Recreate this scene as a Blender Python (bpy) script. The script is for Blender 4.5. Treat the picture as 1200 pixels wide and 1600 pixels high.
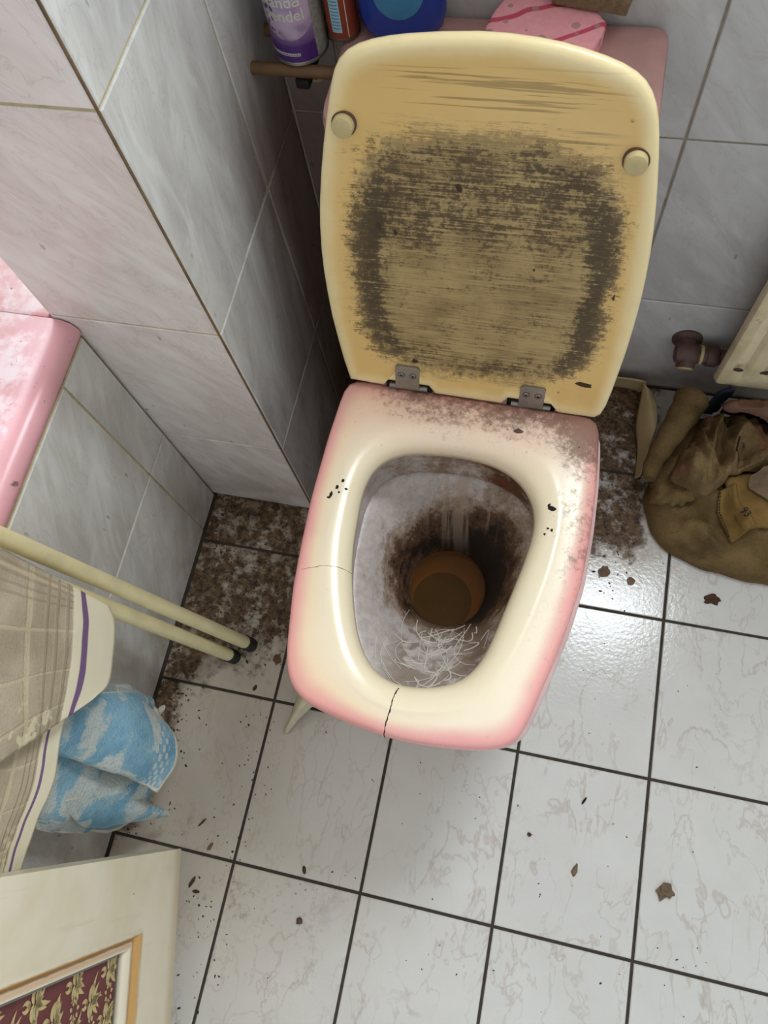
import bpy, bmesh, math, random
import numpy as np
from mathutils import Vector, Matrix, noise

for o in list(bpy.data.objects):
    bpy.data.objects.remove(o, do_unlink=True)
SC = bpy.context.scene
COL = SC.collection
rnd = random.Random(7)

# ------------------------------------------------------------------ camera
FPX = 1207.65                                        # focal length in pixels of the 1200x1600 frame
CAM = np.array([0.34323, 0.16191, 1.28223])
RC = np.array([[0.97278566, 0.20578037, -0.10650116],    # right
               [0.15712156, -0.92365775, -0.34952707],   # down
               [-0.17029643, 0.3232813, -0.93085355]])   # forward
cam_data = bpy.data.cameras.new('camera')
cam = bpy.data.objects.new('camera', cam_data)
COL.objects.link(cam)
cam_data.sensor_fit = 'VERTICAL'
cam_data.sensor_height = 36.0
cam_data.lens = 36.0 * FPX / 1600.0
cam_data.clip_start = 0.02
cam.matrix_world = Matrix(((RC[0][0], -RC[1][0], -RC[2][0], CAM[0]),
                           (RC[0][1], -RC[1][1], -RC[2][1], CAM[1]),
                           (RC[0][2], -RC[1][2], -RC[2][2], CAM[2]),
                           (0, 0, 0, 1)))
SC.camera = cam

# ------------------------------------------------------------------ world, daylight, exposure
W = bpy.data.worlds.new('daylight')
SC.world = W
W.use_nodes = True
W.node_tree.nodes['Background'].inputs[0].default_value = (0.86, 0.94, 1.0, 1)
W.node_tree.nodes['Background'].inputs[1].default_value = 0.92


def area(name, loc, rot, sx, sy, power, col):
    l = bpy.data.lights.new(name, 'AREA')
    l.shape = 'RECTANGLE'
    l.size, l.size_y, l.energy, l.color = sx, sy, power, col
    o = bpy.data.objects.new(name, l)
    o.location, o.rotation_euler = loc, rot
    COL.objects.link(o)
    return o


# daylight entering by the two windows of the back wall (above the frame)
area('window_daylight', (0.70, 1.00, 1.72), (math.radians(-82), 0, 0), 0.42, 0.86, 33, (0.88, 0.95, 1.0))
area('window_daylight', (-0.62, 1.00, 1.55), (math.radians(-75), 0, 0), 0.6, 0.8, 13, (0.97, 0.98, 1.0))
SC.view_settings.view_transform = 'Standard'
SC.view_settings.look = 'None'
SC.view_settings.gamma = 1.0
SC.view_settings.use_curve_mapping = False
SC.view_settings.exposure = 0.10


# ------------------------------------------------------------------ measuring helpers: photograph ray meets a plane of the room
def ray(u, v):
    return RC.T @ np.array([(u - 600) / FPX, (v - 800) / FPX, 1.0])


def atz(u, v, z):
    d = ray(u, v)
    return CAM + d * (z - CAM[2]) / d[2]


def aty(u, v, y):
    d = ray(u, v)
    return CAM + d * (y - CAM[1]) / d[1]


def atx(u, v, x):
    d = ray(u, v)
    return CAM + d * (x - CAM[0]) / d[0]


def atp(u, v, P, n):
    d = ray(u, v)
    return CAM + d * ((np.array(P) - CAM) @ np.array(n)) / (d @ np.array(n))


# ------------------------------------------------------------------ object helpers
def tag(o, label=None, cat=None, group=None, kind=None):
    if label: o['label'] = label
    if cat: o['category'] = cat
    if group: o['group'] = group
    if kind: o['kind'] = kind
    return o


def empty(name, loc, label=None, cat=None, group=None, kind=None):
    o = bpy.data.objects.new(name, None)
    o.location = loc
    o.empty_display_size = 0.02
    COL.objects.link(o)
    return tag(o, label, cat, group, kind)


def adopt(o, parent):
    """parent without moving: children keep their world placing"""
    if parent is not None:
        o.parent = parent
        o.matrix_parent_inverse = WORLD.get(parent.name, Matrix.Translation(parent.location)).inverted()
    return o


WORLD = {}


def link(name, me, mat, parent=None, mw=None):
    o = bpy.data.objects.new(name, me)
    if mat is not None and not me.materials:
        me.materials.append(mat)
    COL.objects.link(o)
    if mw is not None:
        o.matrix_world = mw
    WORLD[o.name] = mw.copy() if mw is not None else Matrix.Identity(4)
    adopt(o, parent)
    if mw is not None:
        o.matrix_basis = mw
    return o


def mesh(name, verts, faces, mat, parent=None, smooth=True, mw=None, uv=None, attr=None):
    me = bpy.data.meshes.new(name)
    me.from_pydata([tuple(map(float, v)) for v in verts], [], faces)
    me.update()
    if smooth:
        me.polygons.foreach_set('use_smooth', [True] * len(me.polygons))
    if uv is not None:
        l = me.uv_layers.new(name='UVMap')
        for lp in me.loops:
            l.data[lp.index].uv = uv[lp.vertex_index]
    if attr is not None:
        a = me.attributes.new('edge', 'FLOAT', 'POINT')
        a.data.foreach_set('value', [float(x) for x in attr])
    return link(name, me, mat, parent, mw)


class MB:
    """collects shapes into one mesh"""
    def __init__(s):
        s.v, s.f = [], []

    def add(s, v, f):
        k = len(s.v)
        s.v += [tuple(map(float, p)) for p in v]
        s.f += [tuple(i + k for i in q) for q in f]

    def box(s, lo, hi, b=0.0, M=None):
        bm = bmesh.new()
        bmesh.ops.create_cube(bm, size=1)
        for q in bm.verts:
            q.co = Vector([lo[i] + (q.co[i] + .5) * (hi[i] - lo[i]) for i in range(3)])
        if b > 0:
            bmesh.ops.bevel(bm, geom=bm.edges[:], offset=b, segments=2, affect='EDGES', profile=.6)
        if M is not None:
            bmesh.ops.transform(bm, matrix=M, verts=bm.verts)
        bm.verts.index_update()
        s.add([q.co[:] for q in bm.verts], [[q.index for q in f.verts] for f in bm.faces])
        bm.free()

    def lathe(s, prof, n=32, M=None, cap=True):
        """prof: list of (r, z)"""
        v, f = [], []
        for r, z in prof:
            for k in range(n):
                a = 2 * math.pi * k / n
                p = Vector((r * math.cos(a), r * math.sin(a), z))
                v.append((M @ p)[:] if M is not None else p[:])
        for i in range(len(prof) - 1):
            for k in range(n):
                f.append((i * n + k, i * n + (k + 1) % n, (i + 1) * n + (k + 1) % n, (i + 1) * n + k))
        if cap:
            f.append(tuple(range(n - 1, -1, -1)))
            f.append(tuple((len(prof) - 1) * n + k for k in range(n)))
        s.add(v, f)

    def tube(s, a, b, r, n=20, bev=0.0):
        a, b = Vector(a), Vector(b)
        d = b - a
        M = Matrix.Translation(a) @ d.to_track_quat('Z', 'Y').to_matrix().to_4x4()
        L = d.length
        pr = [(r, 0), (r, L)] if not bev else [(r - bev, 0), (r, bev), (r, L - bev), (r - bev, L)]
        s.lathe(pr, n, M)

    def path(s, pts, r, n=10):
        pts = [Vector(p) for p in pts]
        rings = []
        for i, p in enumerate(pts):
            t = (pts[min(i + 1, len(pts) - 1)] - pts[max(i - 1, 0)]).normalized()
            q = t.to_track_quat('Z', 'Y').to_matrix()
            rr = r(i / (len(pts) - 1)) if callable(r) else r
            rings.append([(p + q @ Vector((rr * math.cos(2 * math.pi * k / n), rr * math.sin(2 * math.pi * k / n), 0)))[:] for k in range(n)])
        v = [p for rg in rings for p in rg]
        f = [(i * n + k, i * n + (k + 1) % n, (i + 1) * n + (k + 1) % n, (i + 1) * n + k) for i in range(len(pts) - 1) for k in range(n)]
        f.append(tuple(range(n - 1, -1, -1)))
        f.append(tuple((len(pts) - 1) * n + k for k in range(n)))
        s.add(v, f)

    def prism(s, poly, z0, z1, b=0.0, M=None, seg=2):
        bm = bmesh.new()
        vs = [bm.verts.new((p[0], p[1], z0)) for p in poly]
        f = bm.faces.new(vs)
        bmesh.ops.recalc_face_normals(bm, faces=[f])
        r = bmesh.ops.extrude_face_region(bm, geom=[f])
        up = [g for g in r['geom'] if isinstance(g, bmesh.types.BMVert)]
        bmesh.ops.translate(bm, vec=(0, 0, z1 - z0), verts=up)
        bmesh.ops.recalc_face_normals(bm, faces=bm.faces[:])
        if b > 0:
            caps = [e for e in bm.edges if len({round(q.co.z, 6) for q in e.verts}) == 1]
            bmesh.ops.bevel(bm, geom=caps, offset=b, segments=seg, affect='EDGES', profile=.5, clamp_overlap=True)
        if M is not None:
            bmesh.ops.transform(bm, matrix=M, verts=bm.verts)
        bm.verts.index_update()
        s.add([q.co[:] for q in bm.verts], [[q.index for q in f.verts] for f in bm.faces])
        bm.free()

    def build(s, name, mat, parent=None, smooth=True, mw=None):
        o = mesh(name, s.v, s.f, mat, parent, False, mw)
        if smooth:
            me = o.data
            bm = bmesh.new()
            bm.from_mesh(me)
            bmesh.ops.recalc_face_normals(bm, faces=bm.faces[:])
            for e in bm.edges:
                e.smooth = e.is_manifold and e.calc_face_angle(0) < math.radians(38)
            for f in bm.faces:
                f.smooth = True
            bm.to_mesh(me)
            bm.free()
        return o


# ------------------------------------------------------------------ material helpers
def srgb(r, g, b):
    def c(x):
        x /= 255.0
        return x / 12.92 if x <= .04045 else ((x + .055) / 1.055) ** 2.4
    return (c(r), c(g), c(b), 1.0)


class Mat:
    def __init__(s, name, rough=.5, spec=.5):
        s.mat = bpy.data.materials.new(name)
        s.mat.use_nodes = True
        s.t = s.mat.node_tree
        s.b = s.t.nodes['Principled BSDF']
        s.b.inputs['Roughness'].default_value = rough
        s.b.inputs['Specular IOR Level'].default_value = spec
        s.geo = None

    def put(s, sock, v):
        if isinstance(v, bpy.types.NodeSocket):
            s.t.links.new(v, sock)
        elif v is not None:
            sock.default_value = v

    def node(s, ty, **kw):
        n = s.t.nodes.new(ty)
        for k, v in kw.items():
            setattr(n, k, v)
        return n

    def pos(s):
        if s.geo is None:
            s.geo = s.node('ShaderNodeNewGeometry')
        return s.geo.outputs['Position']

    def obj(s):
        return s.node('ShaderNodeTexCoord').outputs['Object']

    def uv(s):
        return s.node('ShaderNodeTexCoord').outputs['UV']

    def rand(s):
        return s.node('ShaderNodeObjectInfo').outputs['Random']

    def attr(s, name):
        n = s.node('ShaderNodeAttribute')
        n.attribute_name = name
        return n.outputs['Fac']

    def m(s, op, a, b=0.0, c=0.0):
        n = s.node('ShaderNodeMath', operation=op)
        s.put(n.inputs[0], a); s.put(n.inputs[1], b); s.put(n.inputs[2], c)
        return n.outputs[0]

    def mul(s, *a):
        r = a[0]
        for x in a[1:]:
            r = s.m('MULTIPLY', r, x)
        return r

    def add(s, *a):
        r = a[0]
        for x in a[1:]:
            r = s.m('ADD', r, x)
        return r

    def sub(s, a, b): return s.m('SUBTRACT', a, b)
    def inv(s, a): return s.m('SUBTRACT', 1.0, a)
    def mx(s, a, b): return s.m('MAXIMUM', a, b)

    def clamp(s, a):
        n = s.node('ShaderNodeClamp')
        s.put(n.inputs[0], a)
        return n.outputs[0]

    def step(s, x, lo, hi):
        """smoothstep; lo > hi reverses"""
        n = s.node('ShaderNodeMapRange', interpolation_type='SMOOTHSTEP')
        s.put(n.inputs['Value'], x)
        a, b, ta, tb = (lo, hi, 0.0, 1.0)
        if not isinstance(lo, bpy.types.NodeSocket) and not isinstance(hi, bpy.types.NodeSocket) and lo > hi:
            a, b, ta, tb = hi, lo, 1.0, 0.0
        s.put(n.inputs['From Min'], a); s.put(n.inputs['From Max'], b)
        n.inputs['To Min'].default_value = ta; n.inputs['To Max'].default_value = tb
        return n.outputs['Result']

    def xyz(s, v):
        n = s.node('ShaderNodeSeparateXYZ')
        s.put(n.inputs[0], v)
        return n.outputs[0], n.outputs[1], n.outputs[2]

    def comb(s, x, y, z):
        n = s.node('ShaderNodeCombineXYZ')
        s.put(n.inputs[0], x); s.put(n.inputs[1], y); s.put(n.inputs[2], z)
        return n.outputs[0]

    def vmap(s, v, scale=(1, 1, 1), rot=(0, 0, 0), loc=(0, 0, 0)):
        n = s.node('ShaderNodeMapping')
        s.put(n.inputs[0], v)
        s.put(n.inputs['Location'], loc)
        n.inputs['Rotation'].default_value = rot
        n.inputs['Scale'].default_value = scale
        return n.outputs[0]

    def vadd(s, a, b):
        n = s.node('ShaderNodeVectorMath', operation='ADD')
        s.put(n.inputs[0], a); s.put(n.inputs[1], b)
        return n.outputs[0]

    def noise(s, v, scale, detail=4, rough=.55, dist=0.0):
        n = s.node('ShaderNodeTexNoise')
        s.put(n.inputs['Vector'], v)
        n.inputs['Scale'].default_value = scale
        n.inputs['Detail'].default_value = detail
        n.inputs['Roughness'].default_value = rough
        n.inputs['Distortion'].default_value = dist
        return n.outputs['Fac']

    def voro(s, v, scale, feature='F1', rnd_=1.0):
        n = s.node('ShaderNodeTexVoronoi', feature=feature)
        s.put(n.inputs['Vector'], v)
        n.inputs['Scale'].default_value = scale
        n.inputs['Randomness'].default_value = rnd_
        return n.outputs['Distance']

    def mix(s, f, a, b):
        n = s.node('ShaderNodeMix', data_type='RGBA')
        s.put(n.inputs[0], f); s.put(n.inputs[6], a); s.put(n.inputs[7], b)
        return n.outputs[2]

    def col(s, c): s.put(s.b.inputs['Base Color'], c)
    def rough(s, r): s.put(s.b.inputs['Roughness'], r)

    def bump(s, h, strength=.3, dist=.002):
        n = s.node('ShaderNodeBump')
        n.inputs['Strength'].default_value = strength
        n.inputs['Distance'].default_value = dist
        s.put(n.inputs['Height'], h)
        s.put(s.b.inputs['Normal'], n.outputs[0])


def plain(name, c, rough=.5, metal=0.0, mott=.08, scale=40, bump=0.0, spec=.5):
    k = Mat(name, rough, spec)
    n = k.noise(k.pos(), scale, 5)
    d = tuple(x * (1 - mott * 3) for x in c[:3]) + (1,)
    k.col(k.mix(k.step(n, .35, .75), c, d))
    k.b.inputs['Metallic'].default_value = metal
    if bump:
        k.bump(n, bump, .002)
    return k.mat


# ---- floor tile: white ceramic with thin beige veins, grime and some painted shade by place
def mat_floor_tile():
    k = Mat('floor_tile_marble', .3)
    P = k.pos()
    x, y, z = k.xyz(P)
    Q = k.vadd(P, k.comb(0.0, 0.0, k.mul(k.rand(), 3.0)))
    V = k.vmap(Q, (1.5, .8, 1), (0, 0, math.radians(35)))
    n1 = k.noise(V, 6.5, 5, .56, .35)
    v1 = k.step(k.m('ABSOLUTE', k.sub(n1, .5)), .016, .0)
    n2 = k.noise(V, 12, 4, .56, .4)
    v2 = k.step(k.m('ABSOLUTE', k.sub(n2, .46)), .018, .0)
    gate = k.step(k.noise(Q, 11, 3), .32, .52)
    cloud = k.noise(Q, 14, 3)
    base = k.mix(cloud, srgb(220, 219, 216), srgb(205, 203, 199))
    base = k.mix(k.mul(v1, .38, gate), base, srgb(170, 150, 132))
    base = k.mix(k.mul(v2, .30, gate), base, srgb(172, 154, 138))
    g = k.noise(P, 34, 10, .7)
    g2 = k.noise(P, 9, 5, .6)
    g3 = k.noise(P, 95, 6, .7)
    left = k.mul(k.step(y, .16, .50), k.step(x, .30, .0))
    back = k.mul(k.step(y, .44, .60), k.step(x, .50, .2))
    edge = k.mul(k.step(x, -.13, -.205), k.step(y, -.1, .12), .8)
    smud_shade = k.mul(k.step(x, .20, -.16), k.step(y, -.35, .0), .52)  # smudges, with the shade of the left floor painted in
    ml = k.clamp(k.add(left, back, edge, smud_shade))
    right = k.mul(k.step(x, .38, .42), k.step(x, .62, .53), k.step(y, .46, .66))
    mm = k.clamp(k.add(k.mul(ml, .80), k.mul(right, .84), .15))
    th = k.sub(.90, k.mul(mm, .52))
    f = k.step(k.add(k.mul(g, .62), k.mul(g2, .22), k.mul(g3, .22)), th, k.add(th, .14))
    c = k.mix(k.step(g3, .35, .65), srgb(116, 90, 60), srgb(50, 35, 22))
    base = k.mix(k.mul(mm, .62, k.step(mm, .15, .6), k.step(g2, .2, .6)), base, srgb(164, 142, 112))
    base = k.mix(k.mul(k.step(x, .40, -.12), k.step(y, -.40, .02), .50), base, srgb(178, 162, 138))  # warm dirt film that also carries painted shade over the left floor
    pat = k.mul(k.step(k.add(k.mul(g2, .6), k.mul(g3, .4)), .54, .64), k.step(x, .22, .06), k.step(y, .12, -.02), k.step(y, -.30, -.16))
    base = k.mix(k.mul(pat, .5), base, srgb(128, 108, 82))
    base = k.mix(k.mul(f, k.clamp(k.add(mm, .05))), base, c)
    sp = k.voro(P, 55)
    spm = k.mul(k.step(sp, .13, .07), k.step(k.noise(P, 26, 2), .60, .68))
    base = k.mix(k.mul(spm, .55), base, srgb(78, 62, 48))
    k.col(base)
    k.rough(k.add(.10, k.mul(f, .5), k.mul(g, .12)))
    k.bump(k.add(k.noise(P, 160, 3), k.mul(f, .6)), .14, .002)
    return k.mat


def mat_wall_tile(name, c1, c2, c3, axis):
    k = Mat(name, .2)
    P = k.pos()
    off = k.mul(k.rand(), 5.0)
    Q = k.vadd(P, k.comb(off, off, off))
    V = k.vmap(Q, (1, 1, 1), axis)
    V = k.vmap(V, (7, 7, 2.2))
    n = k.noise(V, 1.5, 6, .6, 1.1)
    n2 = k.noise(V, 3.4, 6, .6, 1.2)
    b = k.mix(k.step(n, .32, .68), c1, c2)
    b = k.mix(k.mul(k.step(n2, .48, .70), .6), b, c3)
    b = k.mix(k.mul(k.step(k.m('ABSOLUTE', k.sub(n2, .46)), .02, 0), .22), b, srgb(168, 160, 152))
    sp = k.mul(k.step(k.voro(P, 26), .09, .05), k.step(k.noise(P, 15, 2), .56, .62))
    b = k.mix(k.mul(sp, .8), b, srgb(112, 86, 62))
    nk = k.mul(k.step(k.voro(k.vmap(P, (1, 1, .4)), 48), .13, .07), k.step(k.noise(P, 18, 2), .56, .64))
    b = k.mix(k.mul(nk, .5), b, srgb(122, 108, 96))
    # dirt film near the floor; grime plus painted shade in the corner behind the toilet
    x, y, z = k.xyz(P)
    dirt = k.mul(k.step(z, .22, .0), k.step(k.noise(P, 14, 6), .3, .7))
    b = k.mix(k.mul(dirt, .5), b, srgb(140, 118, 90))
    dk = k.mul(k.step(k.add(y, k.mul(n, .12)), .72, .92), k.step(x, .14, .06), k.step(z, .80, .55))
    b = k.mix(k.mul(dk, .8), b, srgb(98, 66, 42))
    k.col(b)
    k.bump(k.noise(P, 30, 2), .04, .003)
    return k.mat


def mat_seat():
    k = Mat('yellowed_pink_seat', .22)
    P = k.pos()
    x, y, z = k.xyz(P)
    e = k.attr('edge')
    n = k.noise(P, 16, 4)
    t = k.add(e, k.mul(k.sub(n, .5), .22))
    base = k.mix(k.step(t, .0, .5), srgb(240, 226, 196), srgb(248, 233, 208))
    base = k.mix(k.mul(k.step(t, .25, .7), k.step(x, .32, .16)), base, srgb(245, 222, 188))
    base = k.mix(k.step(t, .60, 1.0), base, srgb(240, 168, 164))
    base = k.mix(k.mul(k.step(y, .50, .61), .5), base, srgb(228, 176, 162))
    g = k.noise(P, 110, 10, .75)
    g2 = k.noise(P, 24, 4, .6)
    rear = k.add(k.mul(k.step(y, .53, .625), k.step(x, .08, .2)), k.mul(k.step(x, .34, .42), k.step(y, .28, .46), .60))
    d = k.step(k.add(k.mul(g, .7), k.mul(g2, .3), k.mul(rear, .26)), .60, .82)
    base = k.mix(k.mul(d, k.clamp(k.add(.22, rear)), .8), base, srgb(104, 74, 54))
    h = k.noise(P, 34, 2, .5, 2.2)
    hl = k.mul(k.step(k.m('ABSOLUTE', k.sub(h, .5)), .009, 0.0), k.step(k.noise(P, 20, 2), .48, .6), k.clamp(k.add(k.mul(rear, .9), .06)))
    base = k.mix(k.mul(hl, .7), base, srgb(96, 64, 46))
    fk = k.mul(k.step(k.voro(P, 75), .12, .07), k.step(g2, .5, .6), k.clamp(k.add(rear, .1)))
    base = k.mix(k.mul(fk, .8), base, srgb(70, 46, 34))
    k.col(base)
    k.rough(k.add(.26, k.mul(d, .4)))
    return k.mat


def mat_lid():
    k = Mat('yellowed_stained_lid', .3)
    O = k.obj()
    a, t, b = k.xyz(O)
    n = k.noise(O, 16, 6, .6)
    st = k.noise(k.vmap(O, (17, 1, 420), (0, math.radians(-1.0), 0)), 1.0, 6, .72)          # horizontal wipe streaks
    st2 = k.noise(k.vmap(O, (5, 1, 120)), 1.0, 4, .6)
    fine = k.noise(O, 120, 6, .7)
    e = k.attr('edge')
    base = k.mix(k.step(k.add(e, k.mul(k.sub(n, .5), .25)), .72, 1.05), srgb(224, 188, 120), srgb(244, 226, 178))
    base = k.mix(k.mul(k.step(n, .5, .75), .3), base, srgb(206, 166, 100))
    # superellipse of the old contact with the seat opening
    cx = k.m('DIVIDE', k.sub(a, .003), k.sub(.141, k.mul(k.sub(b, .2), .02)))
    cz = k.m('DIVIDE', k.sub(b, .190), .160)
    d = k.m('POWER', k.add(k.m('POWER', k.m('ABSOLUTE', cx), 3.2), k.m('POWER', k.m('ABSOLUTE', cz), 3.2)), .3125)
    wob = k.add(k.mul(k.sub(n, .5), .25), k.mul(k.sub(st, .5), .75), k.mul(k.sub(fine, .5), .3))
    film = k.step(k.add(d, wob), 1.0, .88)
    tone = k.mix(k.step(k.add(k.mul(st, .55), k.mul(n, .45)), .40, .60), srgb(168, 146, 102), srgb(118, 98, 66))
    base = k.mix(k.mul(film, .84), base, tone)
    big = k.noise(O, 19, 5, .65)
    pn = k.step(k.add(k.mul(st, .40), k.mul(k.noise(O, 210, 5, .75), .34), k.mul(k.noise(O, 45, 6, .75), .26)), .36, .64)
    inn = k.step(d, 1.06, .78)
    ring_ = k.step(k.m('ABSOLUTE', k.sub(k.add(d, k.mul(k.sub(n, .5), .25)), .88)), .25, .02)
    side = k.mul(k.step(k.m('ABSOLUTE', cx), .5, .85), k.step(b, .31, .20))
    low = k.step(b, .13, .04)
    up = k.mul(k.step(b, .18, .25), k.step(k.add(b, k.mul(k.sub(n, .5), .12)), .355, .30), k.step(k.m('ABSOLUTE', a), .165, .11))
    dens = k.add(k.mul(inn, .32), k.mul(ring_, k.add(k.mul(side, .58), k.mul(low, .26), .08)), k.mul(up, .34), k.mul(k.sub(big, .5), .95, k.mx(inn, up)))
    th = k.inv(dens)
    dark = k.step(pn, k.sub(th, .12), k.add(th, .34))
    base = k.mix(k.mul(dark, .82), base, k.mix(k.step(dens, .42, .85), srgb(88, 66, 42), srgb(36, 26, 19)))
    fill = film
    # thin scrape lines towards the free edge
    ln = k.mul(k.step(k.noise(k.vmap(O, (5, 1, 230), (0, math.radians(-1.0), 0)), 1.0, 3, .6), .54, .60), k.step(b, .27, .32), k.step(b, .402, .388), k.step(k.m('ABSOLUTE', k.sub(a, .012)), .12, .07))
    base = k.mix(k.mul(ln, .7), base, srgb(150, 124, 76))
    # freckles
    fk = k.mul(k.step(k.voro(O, 60), .14, .08), k.step(k.noise(O, 20, 2), .58, .66))
    base = k.mix(k.mul(fk, .75), base, srgb(84, 56, 30))
    k.col(base)
    k.rough(k.add(.26, k.mul(fill, .4)))
    k.bump(k.add(st, fine), .06, .001)
    return k.mat


def mat_bowl():
    k = Mat('fouled_bowl_enamel', .35)
    P = k.pos()
    x, y, z = k.xyz(P)
    n = k.noise(P, 24, 8, .66)
    n2 = k.noise(P, 95, 7, .72)
    n3 = k.noise(P, 260, 3, .6)
    rr = k.m('SQRT', k.add(k.m('POWER', k.sub(x, .262), 2.0), k.m('POWER', k.sub(y, .447), 2.0)))
    near = k.step(rr, .112, .060)
    rear = k.mul(k.step(y, .46, .50), k.step(x, .15, .24))
    rgt = k.mul(k.step(x, .275, .315), k.step(y, .28, .34))
    band = k.step(z, .318, .326)
    m = k.clamp(k.add(k.mul(near, .72), k.mul(rear, .12), k.mul(rgt, .30), k.mul(band, k.step(x, .12, .2), .24), .0))
    s_ = k.add(m, k.mul(k.sub(n, .5), 1.1), k.mul(k.sub(n2, .5), .75), k.mul(k.sub(n3, .5), .3))
    base = k.mix(k.step(n2, .3, .7), srgb(214, 204, 200), srgb(190, 178, 172))
    base = k.mix(k.mul(k.step(s_, .12, .42), .75), base, srgb(150, 122, 96))
    base = k.mix(k.mul(k.step(s_, .40, .62), .9), base, srgb(92, 62, 40))
    base = k.mix(k.mul(k.step(s_, .62, .85), .95), base, srgb(36, 25, 17))
    rust = k.mul(band, k.step(k.add(n, k.mul(n2, .3)), .58, .8), k.step(x, .2, .3), .7)
    base = k.mix(rust, base, srgb(140, 74, 38))
    # limescale runs down the back
    rn = k.noise(k.vmap(P, (60, 3, 3), loc=(.35, 0, 0)), 1.0, 3)
    run = k.mul(k.step(rn, .50, .60), k.step(y, .485, .52), k.step(k.m('ABSOLUTE', k.sub(x, .27)), .07, .03), k.inv(band))
    base = k.mix(k.mul(run, .6), base, srgb(184, 166, 146))
    fr = k.mul(k.step(y, .395, .37), k.step(x, .19, .23), k.step(k.add(n, k.mul(n2, .3)), .56, .68))
    base = k.mix(k.mul(fr, .7), base, srgb(134, 116, 98))
    k.col(base)
    k.rough(k.add(.3, k.mul(m, .4)))
    k.bump(k.add(n, n2), .3, .002)
    return k.mat


def mat_tub():
    k = Mat('scummed_pink_tub', .22)
    P = k.pos()
    x, y, z = k.xyz(P)
    n = k.noise(P, 20, 8, .65)
    n2 = k.noise(P, 60, 8, .7)
    base = k.mix(k.mul(k.step(n, .42, .58), k.step(x, -.225, -.236)), srgb(226, 168, 176), srgb(244, 222, 230))
    d = k.mul(k.step(k.add(k.mul(n, .35), k.mul(n2, .65)), .57, .63), .85)
    base = k.mix(d, base, srgb(104, 80, 76))
    k.col(base)
    k.rough(k.add(.26, k.mul(d, .4)))
    return k.mat


def mat_terry(name, c1, c2, c3=None, sc=420, dirt=.3, bump=.5):
    k = Mat(name, .95, .1)
    P = k.pos()
    n = k.noise(P, sc, 3, .7)
    big = k.noise(P, 16, 5, .6)
    b = k.mix(k.step(big, .35, .7), c1, c2)
    if c3 is not None:
        b = k.mix(k.mul(k.step(k.noise(P, 11, 4, .6), .52, .66), .7), b, c3)
    b = k.mix(k.mul(k.step(n, .5, .75), dirt), b, tuple(q * .45 for q in c2[:3]) + (1,))
    k.col(b)
    k.bump(n, bump, .003)
    return k.mat


def mat_beige_towel():
    """uv.x runs down towards the hem, uv.y across"""
    k = Mat('beige_waffle_towel', .95, .1)
    u, v, _ = k.xyz(k.uv())
    P = k.pos()
    n = k.noise(P, 420, 3, .7)
    big = k.noise(P, 16, 5)
    b = k.mix(k.step(big, .35, .65), srgb(196, 182, 158), srgb(176, 162, 138))
    def line(t, period, w):
        fr = k.m('FRACT', k.m('DIVIDE', t, period))
        return k.step(k.m('ABSOLUTE', k.sub(fr, .5)), w, w * .4)
    bars = k.mx(line(u, .21, .06), line(v, .27, .05))
    b = k.mix(k.mul(bars, .42), b, srgb(222, 208, 172))
    ribs = k.mx(k.mul(k.step(v, .80, .82), line(v, .045, .2)), k.mul(k.step(u, .77, .78), line(u, .03, .22)))
    b = k.mix(k.mul(ribs, .4), b, srgb(150, 136, 112))
    pat = k.mul(k.step(k.noise(P, 60, 5), .56, .62), k.step(v, .35, .15), .75)
    b = k.mix(pat, b, srgb(232, 220, 186))
    b = k.mix(k.mul(k.step(n, .5, .75), .25), b, srgb(128, 112, 88))
    hem = k.step(u, .868, .876)
    b = k.mix(hem, b, srgb(232, 224, 196))
    pur = k.mul(k.step(u, .896, .900), k.step(u, .918, .914))
    b = k.mix(pur, b, srgb(124, 98, 134))
    k.col(b)
    k.bump(k.mul(k.inv(hem), k.add(n, k.mul(bars, .6), k.mul(ribs, -.6))), .5, .004)
    return k.mat


def mat_blue_towel():
    k = Mat('blue_flowered_towel', .95, .1)
    u, v, _ = k.xyz(k.uv())
    P = k.pos()
    n = k.noise(P, 260, 3, .7)
    sh = k.noise(P, 17, 2.5, .5, .6)
    base = k.mix(k.step(k.noise(P, 20, 3), .4, .65), srgb(140, 180, 198), srgb(116, 160, 184))
    w = k.step(k.add(sh, k.mul(k.sub(n, .5), .22)), .50, .56)
    base = k.mix(k.mul(w, .85), base, srgb(204, 208, 200))
    chk = k.mul(k.m('SINE', k.mul(u, 120.0)), k.m('SINE', k.mul(v, 42.0)))
    base = k.mix(k.mul(k.step(chk, .15, .3), k.step(u, .80, .81), k.step(u, .93, .92), .85), base, srgb(210, 212, 202))
    hem = k.mx(k.mx(k.step(v, .03, .018), k.step(v, .962, .975)), k.step(u, .972, .982))
    base = k.mix(hem, base, srgb(222, 218, 200))
    base = k.mix(k.mul(k.step(n, .48, .75), .45, k.inv(hem)), base, srgb(96, 132, 148))
    k.col(base)
    k.bump(n, .8, .005)
    return k.mat


def mat_door():
    k = Mat('cream_gloss_paint', .35)
    P = k.pos()
    n = k.noise(P, 8, 5)
    b = k.mix(k.step(n, .35, .7), srgb(238, 230, 206), srgb(226, 214, 182))
    x, y, z = k.xyz(P)
    b = k.mix(k.mul(k.step(k.add(z, k.mul(k.sub(n, .5), .03)), .085, .052), .55), b, srgb(190, 164, 122))
    st = k.noise(k.vmap(P, (60, 60, 4)), 1.0, 3)
    b = k.mix(k.mul(k.step(st, .62, .72), .25), b, srgb(206, 190, 158))
    s_ = k.mul(k.step(k.voro(k.vmap(P, (1, 1, .5)), 60), .1, .06), k.step(k.noise(P, 14, 2), .56, .64))
    b = k.mix(k.mul(s_, .7), b, srgb(140, 110, 74))
    k.col(b)
    return k.mat


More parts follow.
